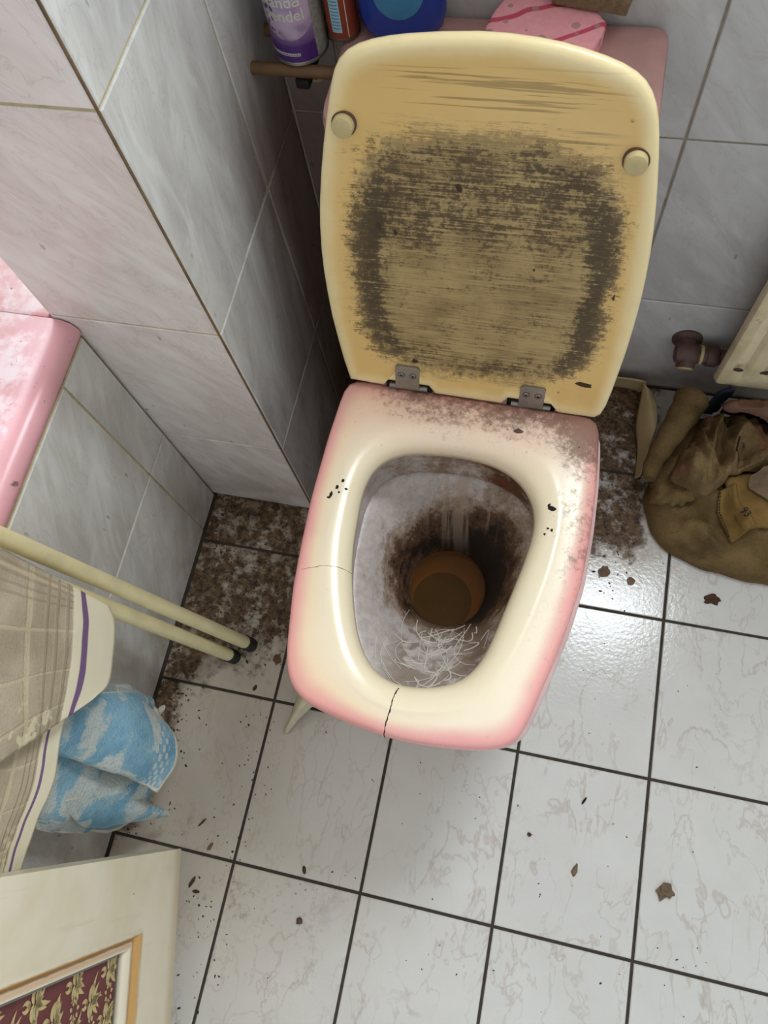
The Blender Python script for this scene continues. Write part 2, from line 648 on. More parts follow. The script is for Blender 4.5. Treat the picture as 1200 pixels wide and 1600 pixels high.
def mat_gilt():
    k = Mat('worn_gilt_moulding', .35)
    P = k.pos()
    e = k.attr('edge')
    n = k.noise(P, 40, 5)
    t = k.add(e, k.mul(k.sub(n, .5), .14))
    b = k.mix(k.step(t, .10, .22), srgb(238, 232, 214), srgb(206, 162, 98))
    b = k.mix(k.step(t, .36, .46), b, srgb(168, 132, 88))
    b = k.mix(k.step(t, .48, .58), b, srgb(226, 202, 172))
    b = k.mix(k.step(t, .72, .82), b, srgb(234, 224, 200))
    b = k.mix(k.step(e, .93, 1.0), b, srgb(150, 138, 116))
    k.col(b)
    return k.mat


def mat_radiator():
    k = Mat('radiator_cream_enamel', .3)
    P = k.pos()
    n = k.noise(P, 30, 6, .65)
    b = k.mix(k.step(n, .4, .7), srgb(226, 212, 176), srgb(206, 190, 152))
    s_ = k.mul(k.step(k.noise(P, 70, 5), .70, .74), .6)
    b = k.mix(s_, b, srgb(120, 88, 60))
    k.col(b)
    return k.mat


def mat_sponge():
    k = Mat('pink_sponge_cloth', .9, .1)
    P = k.pos()
    x, y, z = k.xyz(P)
    b = k.mix(k.noise(P, 200, 3), srgb(232, 150, 158), srgb(244, 176, 182))
    wv = k.m('SINE', k.mul(k.add(y, k.mul(x, -.45), k.mul(k.noise(P, 14, 2), .035)), 128.0))
    b = k.mix(k.step(wv, .84, .94), b, srgb(204, 84, 104))
    d = k.mul(k.step(k.voro(P, 60), .30, .26), .8)
    b = k.mix(d, b, srgb(172, 140, 136))
    k.col(b)
    k.bump(k.noise(P, 300, 3), .3, .002)
    return k.mat


def mat_can():
    k = Mat('lavender_can_print', .3)
    O = k.obj()
    x, y, z = k.xyz(O)
    n = k.noise(O, 30, 5)
    b = k.mix(k.step(z, .012, .06), srgb(96, 62, 130), srgb(168, 142, 182))
    c = k.m('SQRT', k.add(k.m('POWER', k.sub(x, -.004), 2.0), k.m('POWER', k.sub(z, .062), 2.0)))
    b = k.mix(k.mul(k.step(c, .032, .0305), k.step(k.noise(O, 40, 3), .3, .6)), b, srgb(198, 176, 200))
    b = k.mix(k.step(z, .028, .022), b, srgb(88, 52, 128))
    fl = k.mul(k.step(k.voro(O, 190), .45, .36), k.step(k.add(x, k.mul(n, .01)), -.006, -.012), k.step(z, .03, .04))
    b = k.mix(fl, b, srgb(58, 34, 72))
    k.col(b)
    k.b.inputs['Metallic'].default_value = .15
    return k.mat


MT = dict(
    floor=mat_floor_tile(),
    front=mat_wall_tile('pink_grey_wall_tile', srgb(238, 231, 227), srgb(222, 210, 205), srgb(242, 240, 236), (math.radians(20), math.radians(35), 0)),
    side=mat_wall_tile('grey_white_wall_tile', srgb(222, 222, 218), srgb(198, 196, 193), srgb(234, 236, 234), (math.radians(10), 0, 0)),
    panel=mat_wall_tile('grey_panel_tile', srgb(220, 219, 214), srgb(198, 194, 187), srgb(230, 230, 226), (math.radians(30), 0, 0)),
    back=mat_wall_tile('grey_back_wall_tile', srgb(206, 206, 206), srgb(190, 188, 187), srgb(216, 216, 216), (0, math.radians(40), 0)),
    fgrout=plain('dark_floor_joint', srgb(66, 58, 50), .9, mott=.12),
    joint2=plain('brown_corner_joint', srgb(126, 100, 70), .8, mott=.15, scale=25),
    bgrout=plain('grey_brown_wall_joint', srgb(168, 156, 138), .9, mott=.1),
    wgrout=plain('ochre_wall_joint', srgb(206, 190, 150), .9, mott=.10),
    seat=mat_seat(), lid=mat_lid(), bowl=mat_bowl(), tub=mat_tub(),
    pink=plain('dusty_pink_ceramic', srgb(192, 146, 140), .5, mott=.09, scale=18),
    panpink=plain('pale_pink_pan', srgb(222, 186, 184), .25, mott=.05, scale=25),
    steel=plain('brushed_steel', srgb(150, 146, 140), .42, .8, mott=.05, scale=120),
    black=plain('black_rubber', srgb(26, 24, 24), .6),
    darkgap=plain('dark_dirt_and_shade', srgb(28, 20, 15), .9),  # serves dirt, gaps and the painted shade behind the lid notches
    bumper=plain('aged_rubber_cream', srgb(196, 178, 130), .45, mott=.06),
    rod=plain('cream_rod_enamel', srgb(222, 210, 164), .35, mott=.05, scale=30),
    door=mat_door(), gilt=mat_gilt(), radiator=mat_radiator(),
    maroon=plain('maroon_brocade', srgb(112, 54, 54), .7, mott=.06, scale=60),
    gold=plain('gold_brocade_print', srgb(206, 186, 132), .6, mott=.08, scale=80),
    beige=mat_beige_towel(), blue=mat_blue_towel(),
    brown=mat_terry('soiled_tan_terry', srgb(126, 104, 70), srgb(100, 82, 52), srgb(82, 66, 42), 260, .5, .8),
    brown2=mat_terry('soiled_olive_terry', srgb(134, 112, 78), srgb(104, 86, 58), srgb(132, 88, 70), 260, .45, .8),
    trouser=mat_terry('tan_cotton_cloth', srgb(140, 112, 66), srgb(110, 86, 48), None, 700, .15, .2),
    pinkcloth=mat_terry('greyed_pink_terry', srgb(128, 98, 82), srgb(102, 76, 62)),
    navy=plain('navy_cloth', srgb(30, 36, 54), .9),
    strip=plain('cream_plastic_strip', srgb(186, 166, 122), .4, mott=.07, scale=20),
    sliver=plain('pale_plastic_offcut', srgb(206, 200, 170), .4, mott=.05, scale=60),
    blueplastic=plain('blue_bottle_plastic', srgb(22, 62, 156), .25, mott=.02),
    teal=plain('teal_label', srgb(60, 132, 176), .4, mott=.06, scale=60),
    can=mat_can(),
    canside=plain('can_side_text_panel', srgb(150, 150, 140), .4, mott=.12, scale=200),
    brownplastic=plain('russet_can', srgb(140, 62, 36), .35, mott=.04),
    paper=plain('pale_blue_label', srgb(164, 200, 216), .5),
    cream=plain('cream_print', srgb(232, 222, 206), .5),
    red=plain('red_print', srgb(170, 44, 36), .5),
    print_=plain('label_letter_ink', srgb(206, 208, 196), .5, mott=.02),
    ink=plain('dark_ink', srgb(40, 34, 34), .8),
    sponge=mat_sponge(),
    pumice=plain('grey_brown_pad', srgb(136, 118, 88), .95, mott=.14, scale=160, bump=.6),
    wood=plain('stained_wood', srgb(112, 82, 50), .6, mott=.12, scale=30),
    pipe=plain('corroded_brown_pipe', srgb(92, 66, 58), .55, mott=.14, scale=60),
    white=plain('white_plastic', srgb(214, 208, 196), .4),
    crumb=plain('dry_brown_crumb', srgb(74, 50, 34), .9, mott=.12),
    crumb2=plain('dry_grey_crumb', srgb(128, 106, 84), .9, mott=.12),
    plaster=plain('white_plaster', srgb(210, 208, 204), .9),
    glass=None,
)
k = Mat('brown_water', .04)
k.col(srgb(206, 150, 84))
k.b.inputs['Transmission Weight'].default_value = .9
k.b.inputs['IOR'].default_value = 1.33
MT['water'] = k.mat
k = Mat('trap_stain', .5)
P = k.pos()
k.col(k.mix(k.noise(P, 30, 4), srgb(176, 128, 78), srgb(128, 82, 44)))
MT['trap'] = k.mat
MT['lime'] = plain('pale_lime_strand', srgb(228, 220, 210), .8, mott=.03)
MT['traphole'] = plain('trap_hole_sludge', srgb(70, 40, 20), .7)

# ------------------------------------------------------------------ room shell
YB, PX, PY, PNX = .93, -.018, .591, -.208           # back wall, column right face / front face, bath panel
TH, Z1 = .306, .2495
TILES = {}


def tile_mesh(w, h, key, mat):
    """chamfered slab, 18 triangles, in the local x-y plane, top at z = 0"""
    kk = (round(w, 4), round(h, 4), key)
    if kk not in TILES:
        me = bpy.data.meshes.new('tile')
        x, y, c, t = w / 2, h / 2, .0012, .006
        v = [(-x, -y, -t), (x, -y, -t), (x, y, -t), (-x, y, -t)]
        v += [(a, b, -c) for a, b, _ in v] + [(a * (1 - c / x), b * (1 - c / y), 0) for a, b, _ in v]
        f = [(8, 9, 10, 11)]
        for r in (0, 4):
            f += [(r + i, r + (i + 1) % 4, r + 4 + (i + 1) % 4, r + 4 + i) for i in range(4)]
        me.from_pydata(v, [], f)
        me.update()
        me.materials.append(mat)
        TILES[kk] = me
    return TILES[kk]


def lay(parent, org, U, V, us, vs, gap, mat, key, skip=None):
    org, U, V = Vector(org), Vector(U), Vector(V)
    N = U.cross(V)
    for i in range(len(us) - 1):
        for j in range(len(vs) - 1):
            if skip and skip((us[i] + us[i + 1]) / 2, (vs[j] + vs[j + 1]) / 2):
                continue
            w, h = us[i + 1] - us[i] - gap, vs[j + 1] - vs[j] - gap
            if w < .01 or h < .01:
                continue
            c = org + U * (us[i] + us[i + 1]) / 2 + V * (vs[j] + vs[j + 1]) / 2
            tl = (rnd.uniform(-.0012, .0012), rnd.uniform(-.0012, .0012))
            M = Matrix((U, V, N)).transposed().to_4x4()
            M = Matrix.Translation(c) @ M @ Matrix.Rotation(tl[0], 4, 'X') @ Matrix.Rotation(tl[1], 4, 'Y')
            link('tile', tile_mesh(w, h, key, mat), None, parent, M)


m = MB(); m.box((-1.1, -1.3, -.06), (1.5, .93, -.0022))
floor = tag(m.build('floor', MT['fgrout'], smooth=False), kind='structure')
xs = [PNX + .002, -.003] + [.2 * i for i in range(1, 8)] + [1.498]
ys = [.25 * j for j in range(-4, 4)] + [.928]
lay(floor, (0, 0, 0), (1, 0, 0), (0, 1, 0), xs, ys, .0046, MT['floor'], 'floor')

# boxed tiled column at the head of the bath
G = .0022
m = MB(); m.box((-.235 + G, PY + G, 0), (PX - G, YB, 2.4), .0)
column = tag(m.build('wall_column', MT['wgrout'], smooth=False), kind='structure')
m = MB(); m.tube((PX - .0022, PY + .0022, 0), (PX - .0022, PY + .0022, 2.4), .0013, 8)
m.build('corner_bead', MT['joint2'], column)
zs = [0, Z1] + [Z1 + TH * i for i in range(1, 6)]
lay(column, (0, PY, 0), (1, 0, 0), (0, 0, 1), [-.235, PX - .0016], zs, .0034, MT['front'], 'front')
lay(column, (PX, 0, 0), (0, 1, 0), (0, 0, 1), [PY + .0016, .803, .9298], zs, .0034, MT['side'], 'side')

# back wall with two window openings
m = MB()
y0, y1 = YB + G, YB + .12
W1, W2 = (.47, .93, 1.27, 2.17), (-.95, -.30, 1.12, 2.0)
for bx in [(-1.1, 1.5, -.06, 1.12), (-1.1, -.95, 1.12, 2.4), (-.30, .47, 1.12, 2.4), (.47, .93, 1.12, 1.27), (.93, 1.5, 1.12, 2.4), (.47, .93, 2.17, 2.4), (-.95, -.30, 2.0, 2.4)]:
    m.box((bx[0], y0, bx[2]), (bx[1], y1, bx[3]))
wback = tag(m.build('wall_back', MT['bgrout'], smooth=False), kind='structure')
bx_ = [PX + .0005, .0535] + [.0535 + .205 * i for i in range(1, 7)] + [1.4885]
bz_ = [0, .248, .554, .860, 1.166]
lay(wback, (0, YB, 0), (1, 0, 0), (0, 0, 1), bx_, bz_, .0030, MT['back'], 'back')
# the tiles face the room: flip handled by axis order (x cross z points to -y)
for nm, w in (('window_1', W1), ('window_2', W2)):
    m = MB()
    m.box((w[0], YB + .03, w[2]), (w[0] + .05, YB + .08, w[3]), .004)
    m.box((w[1] - .05, YB + .03, w[2]), (w[1], YB + .08, w[3]), .004)
    m.box((w[0], YB + .03, w[2]), (w[1], YB + .08, w[2] + .05), .004)
    m.box((w[0], YB + .03, w[3] - .05), (w[1], YB + .08, w[3]), .004)
    tag(m.build(nm, MT['white']), kind='structure')
m = MB(); m.box((-1.1, -1.3, 0), (-1.05, YB, 2.4))
tag(m.build('wall_left', MT['plaster'], smooth=False), kind='structure')
m = MB(); m.box((1.5, -1.3, 0), (1.55, YB + .12, 2.4))
tag(m.build('wall_right', MT['plaster'], smooth=False), kind='structure')
m = MB(); m.box((-1.1, -1.3, 2.4), (1.55, YB + .12, 2.45))
tag(m.build('ceiling', MT['plaster'], smooth=False), kind='structure')

# ------------------------------------------------------------------ bathtub with tiled apron
tub = empty('bathtub', (-.55, 0, 0), 'pink bathtub with scummed rim and grey tiled apron beside the toilet', 'bathtub')
m = MB()
y_end = PY - .002
out = [(-1.04, -1.0), (PNX - .004, -1.0), (PNX - .004, y_end), (-.24, y_end), (-.24, .90), (-1.04, .90)]
zt = .552
xr = PNX + .002
prof = [(-.420, zt - .36), (-.420, zt - .03), (-.415, zt - .008), (-.405, zt - .001), (-.390, zt), (xr - .030, zt), (xr - .014, zt - .002),
        (xr - .005, zt - .008), (xr, zt - .018), (xr - .001, zt - .027), (xr - .006, zt - .033), (xr - .014, zt - .033)]
v, f = [], []
yy = [-1.0, -.5, 0, .3, .5, y_end]
for y in yy:
    v += [(a, y, b) for a, b in prof]
n = len(prof)
for i in range(len(yy) - 1):
    f += [(i * n + j, (i + 1) * n + j, (i + 1) * n + j + 1, i * n + j + 1) for j in range(n - 1)]
f.append(tuple(range((len(yy) - 1) * n, len(yy) * n)))
m.add(v, f)
m.box((-1.04, y_end + .0005, zt - .034), (-.237, .925, zt), .006)       # broad ledge at the head, behind the column
m.box((-1.04, -1.0, zt - .034), (-.90, y_end, zt), .006)
m.box((-.93, -1.0, .18), (-.420, y_end, .20))
tubrim = m.build('tub_shell', MT['tub'], tub)
m = MB(); m.box((PNX - .05, -1.0, 0), (PNX - G, y_end - .001, zt - .034))
apron = m.build('apron_panel', MT['wgrout'], tub, smooth=False)
py_ = [-.91, -.705, -.5, -.298, -.093, .107, .312, .519, y_end]
lay(apron, (PNX, 0, 0), (0, 1, 0), (0, 0, 1), py_, [.001, Z1 + .002, zt - .034], .0032, MT['panel'], 'panel')


# ------------------------------------------------------------------ toilet
def dens(pts, n=10, closed=True):
    o = []
    L = len(pts)
    for i in range(L if closed else L - 1):
        a, b = np.array(pts[i]), np.array(pts[(i + 1) % L])
        o += [a + (b - a) * t / n for t in range(n)]
    return np.array(o)


NS = 160
SC0 = np.array([.258, .415])
ang = np.linspace(0, 2 * np.pi, NS, endpoint=False)


def polar(pts, c=SC0, sm=2):
    p = dens(pts)[:, :2] - c
    t = np.arctan2(p[:, 1], p[:, 0]) % (2 * np.pi)
    r = np.hypot(p[:, 0], p[:, 1])
    o = np.argsort(t)
    R = np.interp(ang, t[o], r[o], period=2 * np.pi)
    for _ in range(sm):
        R = (np.roll(R, 1) + 2 * R + np.roll(R, -1)) / 4
    return R


z6 = lambda L, z: [atz(430 + a * .43333, 580 + b * .43333, z)[:2] for a, b in L]
OUT = z6([(262, 30), (190, 240), (130, 450), (92, 620), (62, 780), (45, 950), (38, 1040), (42, 1090), (58, 1140), (90, 1180), (140, 1212), (260, 1268), (400, 1318), (480, 1338), (560, 1352), (700, 1366), (790, 1364), (835, 1356), (868, 1338), (888, 1312), (930, 1222), (1000, 1062), (1058, 915), (1108, 755), (1143, 560), (1163, 380), (1171, 172)], .416)
INN = z6([(290, 560), (278, 640), (274, 720), (278, 830), (290, 930), (312, 1010), (352, 1080), (410, 1122), (480, 1140), (560, 1143), (640, 1130), (700, 1100), (755, 1030), (805, 920), (855, 800), (895, 700), (925, 610), (938, 545), (934, 485), (900, 415), (850, 368), (780, 332), (680, 306), (580, 295), (480, 292), (400, 314), (345, 362), (312, 440)], .409)
RO, RI = polar(OUT, sm=2), polar(INN, sm=6)
ca, sa = np.cos(ang), np.sin(ang)


def ring(R, z, c=SC0):
    zz = np.broadcast_to(z, R.shape)
    return [(c[0] + R[i] * ca[i], c[1] + R[i] * sa[i], zz[i]) for i in range(len(R))]


def loft(rings, closed=False, n=NS):
    v = [p for r in rings for p in r]
    f = []
    L = len(rings)
    for i in range(L if closed else L - 1):
        j = (i + 1) % L
        f += [(i * n + k, i * n + (k + 1) % n, j * n + (k + 1) % n, j * n + k) for k in range(n)]
    return v, f


toilet = empty('toilet', (.258, .45, 0), 'pink toilet with raised yellowed stained lid and filthy bowl', 'toilet')
prof = [(.985, .3985), (.998, .402), (1.0, .409), (.992, .4165), (.975, .421), (.94, .4238), (.7, .4262), (.45, .4272), (.34, .4286), (.27, .4292), (.2, .4290), (.13, .4275),
        (.07, .4235), (.03, .4185), (0, .410), (-.01, .403), (.04, .3985)]
rings, at = [], []
for t, z in prof:
    w = RO - RI
    # keep edge roundings a constant width in metres
    if t > .9: R = RO - (1 - t) * .13
    elif t <= .2: R = RI + t * .13
    else:
        q = (t - .2) / .7
        R = (RI + .026) * (1 - q) + (RO - .013) * q
    rings.append(ring(R, z))
    at += [t] * NS
v, f = loft(rings, True)
seat = mesh('seat', v, f, MT['seat'], toilet, attr=at)
seat['label'] = 'toilet seat ring, cream yellowed towards the opening and pink at the edge'

# cracks and paint chips on the seat
SPROF = list(prof)


def seat_z(x, y):
    a = math.atan2(y - SC0[1], x - SC0[0]) % (2 * math.pi)
    ro, ri = np.interp(a, ang, RO, period=2 * np.pi), np.interp(a, ang, RI, period=2 * np.pi)
    pr = []
    for t, zz in SPROF[2:15]:
        rr = ro - (1 - t) * .13 if t > .9 else (ri + t * .13 if t <= .2 else (ri + .026) * (1 - (t - .2) / .7) + (ro - .013) * (t - .2) / .7)
        pr.append((rr, zz))
    pr.sort()
    return float(np.interp(math.hypot(x - SC0[0], y - SC0[1]), [a_ for a_, _ in pr], [b_ for _, b_ in pr]))


m = MB()
def crack(mb, px, w, z=.4272):
    P = [atz(u, v, z) for u, v in px]
    Q = []
    for i in range(len(P) - 1):
        for t in np.linspace(0, 1, 6, endpoint=False):
            q = P[i] + (P[i + 1] - P[i]) * t
            q[:2] += np.array([rnd.uniform(-1, 1), rnd.uniform(-1, 1)]) * .0004
            Q.append(q)
    Q.append(P[-1])
    for q in Q:
        q[2] = seat_z(q[0], q[1])
    mb.path(Q, lambda t: w * (.5 + .6 * rnd.random()), 6)
crack(m, [(622, 1074), (616, 1085), (611, 1105), (603, 1128), (598, 1150)], .0008)
m.build('crack', MT['darkgap'], toilet)
m = MB(); crack(m, [(470, 888), (488, 886), (505, 884), (530, 886), (547, 890)], .00035)
m.build('hairline_crack', MT['pipe'], toilet)


def chip(px, s, name='paint_chip'):
    c = atz(px[0], px[1], .4273)
    mb = MB()
    poly = []
    kx, ky = rnd.uniform(.6, 1.3), rnd.uniform(.6, 1.3)
    for i in range(11):
        a = 2 * math.pi * i / 11
        r = s * rnd.uniform(.55, 1.1)
        poly.append((c[0] + r * math.cos(a) * kx, c[1] + r * math.sin(a) * ky))
    n_ = len(poly)
    top_ = [(x, y, seat_z(x, y) + .0005) for x, y in poly] + [(c[0], c[1], seat_z(c[0], c[1]) + .0006)]
    bot_ = [(x, y, z - .0012) for x, y, z in top_[:n_]]
    mb.add(top_ + bot_, [(i, (i + 1) % n_, n_) for i in range(n_)] + [(i, n_ + 1 + i, n_ + 1 + (i + 1) % n_, (i + 1) % n_) for i in range(n_)])
    return mb.build(name, MT['darkgap'], toilet, smooth=False)
for px, s in [((536, 752), .004), ((527, 762), .003), ((517, 772), .0035), ((541, 764), .0018), ((513, 777), .0028), ((530, 770), .0018), ((863, 795), .005), ((858, 790), .0025), ((862, 829), .0022), ((851, 834), .0028), ((856, 826), .0014)]:
    chip(px, s)
o = chip((810, 673), .005, 'rust_spot'); o.data.materials[0] = MT['pipe']

# ceramic pan
pan = empty('pan', (.258, .45, 0)); pan.parent = None
rb = []
for z, s, dy in [(.397, .972, 0), (.385, .980, 0), (.36, .975, 0), (.30, .86, .01), (.22, .70, .04), (.12, .56, .07), (.04, .54, .08), (0, .56, .08)]:
    R = RO * s
    rb.append([(SC0[0] + .009 * (z > .25) + R[i] * ca[i], SC0[1] + R[i] * sa[i] + dy, z) for i in range(NS)])
top = [ring(RI + .018, .397), ring(RI + .0145, .392)]
rings = list(reversed(rb)) + top
v, f = loft(rings)
bpy.data.objects.remove(pan)
pan = mesh('pan', v, f, MT['panpink'], toilet)
# rim wall, slot, funnel, trap
wc, wr = np.array([.259, .440]), .057
WCIR = np.stack([wc[0] + wr * ca, wc[1] + wr * 1.02 * sa], 1)
inner = np.stack([SC0[0] + (RI + .013) * ca, SC0[1] + (RI + .013) * sa], 1)
rings = [ring(RI + .0145, .393), ring(RI + .0150, .35), ring(RI + .013, .331), ring(RI + .010, .325), ring(RI + .011, .321), ring(RI + .022, .319)]
v, f = loft(rings)
mesh('rim_wall', v, f, MT['bowl'], toilet)
rings = [[(p[0], p[1], .3205) for p in np.stack([SC0[0] + (RI + .020) * ca, SC0[1] + (RI + .020) * sa], 1)]]
for t in np.linspace(.04, 1, 22):
    p = inner * (1 - t) + WCIR * t
    s = t ** 1.1
    zz = .3205 - .116 * (s ** 1.5)
    rings.append([(q[0] + noise.noise(Vector((q[0] * 60, q[1] * 60, t * 4))) * .0012, q[1], zz) for q in p])
rings.append([(wc[0] + (q[0] - wc[0]) * .96, wc[1] + (q[1] - wc[1]) * .96, .194) for q in WCIR])
v, f = loft(rings)
mesh('bowl_funnel', v, f, MT['bowl'], toilet)
m = MB()
R3 = random.Random(11)
def funnel(i, t):
    i = i % NS
    a_, b_ = int(i), (int(i) + 1) % NS
    g = i - a_
    p = (inner[a_] * (1 - t) + WCIR[a_] * t) * (1 - g) + (inner[b_] * (1 - t) + WCIR[b_] * t) * g
    return (p[0], p[1], .3205 - .116 * (t ** 1.65) + .0010)
for q in range(46):
    i0, t0 = R3.gauss(NS * .765, 7), R3.uniform(.28, .86)
    i1, t1 = i0 + R3.gauss(0, 9), min(.93, max(.18, t0 + R3.gauss(0, .28)))
    w1, w2 = R3.gauss(0, 3), R3.gauss(0, .08)
    pts_ = [funnel(i0 + (i1 - i0) * u + w1 * math.sin(u * 3.1), min(.95, max(.12, t0 + (t1 - t0) * u + w2 * math.sin(u * 3.1)))) for u in np.linspace(0, 1, 9)]
    m.path(pts_, R3.uniform(.0004, .0010), 5)
o = m.build('lime_strands', MT['lime'], toilet)
o['kind'] = 'stuff'
rings = []
for s, z, dx, dy in [(.965, .196, 0, 0), (.95, .180, 0, 0), (.93, .168, 0, -.002), (.88, .160, -.003, -.006), (.76, .157, -.006, -.0135)]:
    rings.append([(wc[0] + dx + (q[0] - wc[0]) * s, wc[1] + dy + (q[1] - wc[1]) * s, z) for q in WCIR])
v, f = loft(rings)
mesh('trap', v, f, MT['trap'], toilet)
rings = [[(wc[0] + dx + (q[0] - wc[0]) * s, wc[1] + dy + (q[1] - wc[1]) * s, z) for q in WCIR] for s, z, dx, dy in
         [(.765, .1572, -.006, -.0135), (.74, .150, -.006, -.0135), (.68, .12, -.006, -.013), (.5, .09, -.006, -.012), (.02, .08, -.006, -.012)]]
v, f = loft(rings)
mesh('trap_hole', v, f, MT['traphole'], toilet)
v = [(wc[0], wc[1], .190)] + [(wc[0] + (q[0] - wc[0]) * .955, wc[1] + (q[1] - wc[1]) * .955, .190) for q in WCIR]
w_ = mesh('water', v, [(0, 1 + i, 1 + (i + 1) % NS) for i in range(NS)], MT['water'], toilet)
w_['label'] = 'still brown water at the bottom of the bowl'

# lid: local x across, y = thickness (towards the room negative), z up from the hinge line
HY, HZ, TILT = .6215, .425, math.radians(15)
LM = Matrix.Translation((.261, HY, HZ)) @ Matrix.Rotation(-TILT, 4, 'X')
Pn = (0, math.cos(TILT), -math.sin(TILT))


def lidpt(u, v):
    q = LM.inverted() @ Vector(atp(u, v, (.261, HY, HZ), Pn))
    return (q.x, q.z)


z4 = lambda L: [lidpt(480 + a * .475, 40 + b * .475) for a, b in L]
LO = z4([(140, 1168), (118, 1105), (98, 1035), (78, 960), (62, 880), (50, 810), (42, 740), (37, 660), (37, 580), (41, 490), (48, 400), (57, 320), (66, 250), (74, 195), (84, 152), (100, 118), (124, 92), (160, 72), (205, 58), (265, 47), (330, 40), (440, 34), (560, 33), (660, 40), (760, 54), (840, 70), (910, 90), (980, 114), (1040, 140), (1085, 168), (1115, 197), (1136, 232), (1149, 272), (1156, 320), (1158, 370), (1157, 440), (1153, 520), (1148, 600), (1140, 680), (1129, 760), (1113, 845), (1095, 925), (1073, 1005), (1050, 1080), (1025, 1150), (1002, 1212), (982, 1260), (966, 1285), (945, 1296), (900, 1290), (828, 1280), (806, 1254), (660, 1231), (638, 1249), (420, 1217), (398, 1192), (262, 1171), (246, 1187)])
# smooth the free outline (not the hinge edge)
LO = np.array(LO)
def lid_mesh():
    bm = bmesh.new()
    th = .014
    nr = 12
    c = np.array([0.0, .20])
    n = len(LO)
    L2 = dens(LO, 3)
    n = len(L2)
    v, f, at = [], [], []
    cen = np.array([0, .2])
    # inward offsets in metres on the room side, then the rim, then the back
    def inset(d):
        q = L2 - cen
        r = np.hypot(q[:, 0], q[:, 1])[:, None]
        return cen + q * (1 - d / r)
    prof = [(.10, .0032), (.05, .0032), (.030, .0028), (.020, .0015), (.013, .0002), (.008, 0), (.004, .0008), (.001, .003), (0, .006), (.0005, .010), (.003, .0135), (.010, .016), (.05, .019), (.10, .020)]
    E = [0, .3, .62, .78, .88, .94, .97, 1, 1, 1, 1, 1, 1, 1]
    for (d, y), e in zip(prof, E):
        p = inset(d)
        v += [(a, y, b) for a, b in p]
        at += [e] * n
    L = len(prof)
    for i in range(L - 1):
        f += [(i * n + k_, (i + 1) * n + k_, (i + 1) * n + (k_ + 1) % n, i * n + (k_ + 1) % n) for k_ in range(n)]
    v += [(0, .0032, .2), (0, .020, .2)]
    at += [0, 1]
    a, b = L * n, L * n + 1
    f += [(a, k_, (k_ + 1) % n) for k_ in range(n)]
    f += [(b, (L - 1) * n + (k_ + 1) % n, (L - 1) * n + k_) for k_ in range(n)]
    return v, f, at
v, f, at = lid_mesh()
lid = mesh('lid', v, f, MT['lid'], toilet, mw=LM, attr=at)
lid['label'] = 'raised lid, underside yellowed with a dark ring-shaped stain'
# back of the lid shows its pink outside only from behind

def lidM(a, b, y=0.0):
    return LM @ Matrix.Translation((a, y, b)) @ Matrix.Rotation(math.radians(90), 4, 'X')
for u, v_ in [(537, 194), (994, 252)]:
    a, b = lidpt(u, v_)
    m = MB(); m.lathe([(.0103, -.004), (.0103, .006), (.0095, .0078), (.0075, .0085), (.001, .0086)], 28, lidM(a, b))
    m.build('bumper', MT['bumper'], toilet)
    m = MB(); m.lathe([(.0118, -.004), (.0118, .0004), (.0112, .0006), (.001, .0006)], 28, lidM(a, b, .0001))
    m.build('bumper_seat', MT['pipe'], toilet)
tl = math.atan2(lidpt(855, 605)[1] - lidpt(810, 600)[1], lidpt(855, 605)[0] - lidpt(810, 600)[0])
for (u0, v0, u1, v1) in [(615, 570, 658, 607), (808, 602, 854, 637)]:
    a0, b0 = lidpt((u0 + u1) / 2, v0 + 4)
    a1, b1 = lidpt((u0 + u1) / 2, v1 - 2)
    ac, bc = (a0 + a1) / 2, (b0 + b1) / 2
    w, h = .030, abs(b0 - b1) + .002
    m = MB()
    M = lidM(ac, bc) @ Matrix.Rotation(math.radians(-1), 4, 'Z')
    poly = [(-w / 2, -h / 2), (w / 2, -h / 2), (w / 2, h / 2 - .003), (w / 2 - .003, h / 2), (-w / 2 + .003, h / 2), (-w / 2, h / 2 - .003)]
    m.prism(poly, -.003, .0012, .0003, M, 1)
    # knuckle folding down behind the seat edge
    hg = m.build('hinge_plate', MT['steel'], toilet)
    for sx in (-.0072, .0072):
        m = MB()
        m.lathe([(.0036, .0008), (.0036, .0016), (.003, .0021), (.0005, .0022)], 20, M @ Matrix.Translation((sx, h * .12, 0)))
        s_ = m.build('screw', MT['steel'], hg)
        m = MB()
        m.box((-.0022, -.0004, .0018), (.0022, .0004, .0025), 0, M @ Matrix.Translation((sx, h * .12, 0)) @ Matrix.Rotation(.3, 4, 'Z'))
        m.box((-.0004, -.0022, .0018), (.0004, .0022, .0025), 0, M @ Matrix.Translation((sx, h * .12, 0)) @ Matrix.Rotation(.3, 4, 'Z'))
        m.lathe([(.0043, .0004), (.0043, .00135), (.0037, .00135)], 20, M @ Matrix.Translation((sx, h * .12, 0)), cap=False)
        m.build('screw_slot', MT['darkgap'], hg)
    m = MB(); m.tube(LM @ Vector((ac - .024, .006, bc - h / 2 - .004)), LM @ Vector((ac + .024, .006, bc - h / 2 - .004)), .0042)
    m.build('hinge_pin', MT['steel'], toilet)
    m = MB(); m.box((ac - .030, .0075, bc - h / 2 - .012), (ac + .030, .017, bc - h / 2 + .004), .002, LM)
    m.build('notch_shade', MT['darkgap'], toilet)  # dark block added as painted shade behind the lid notch

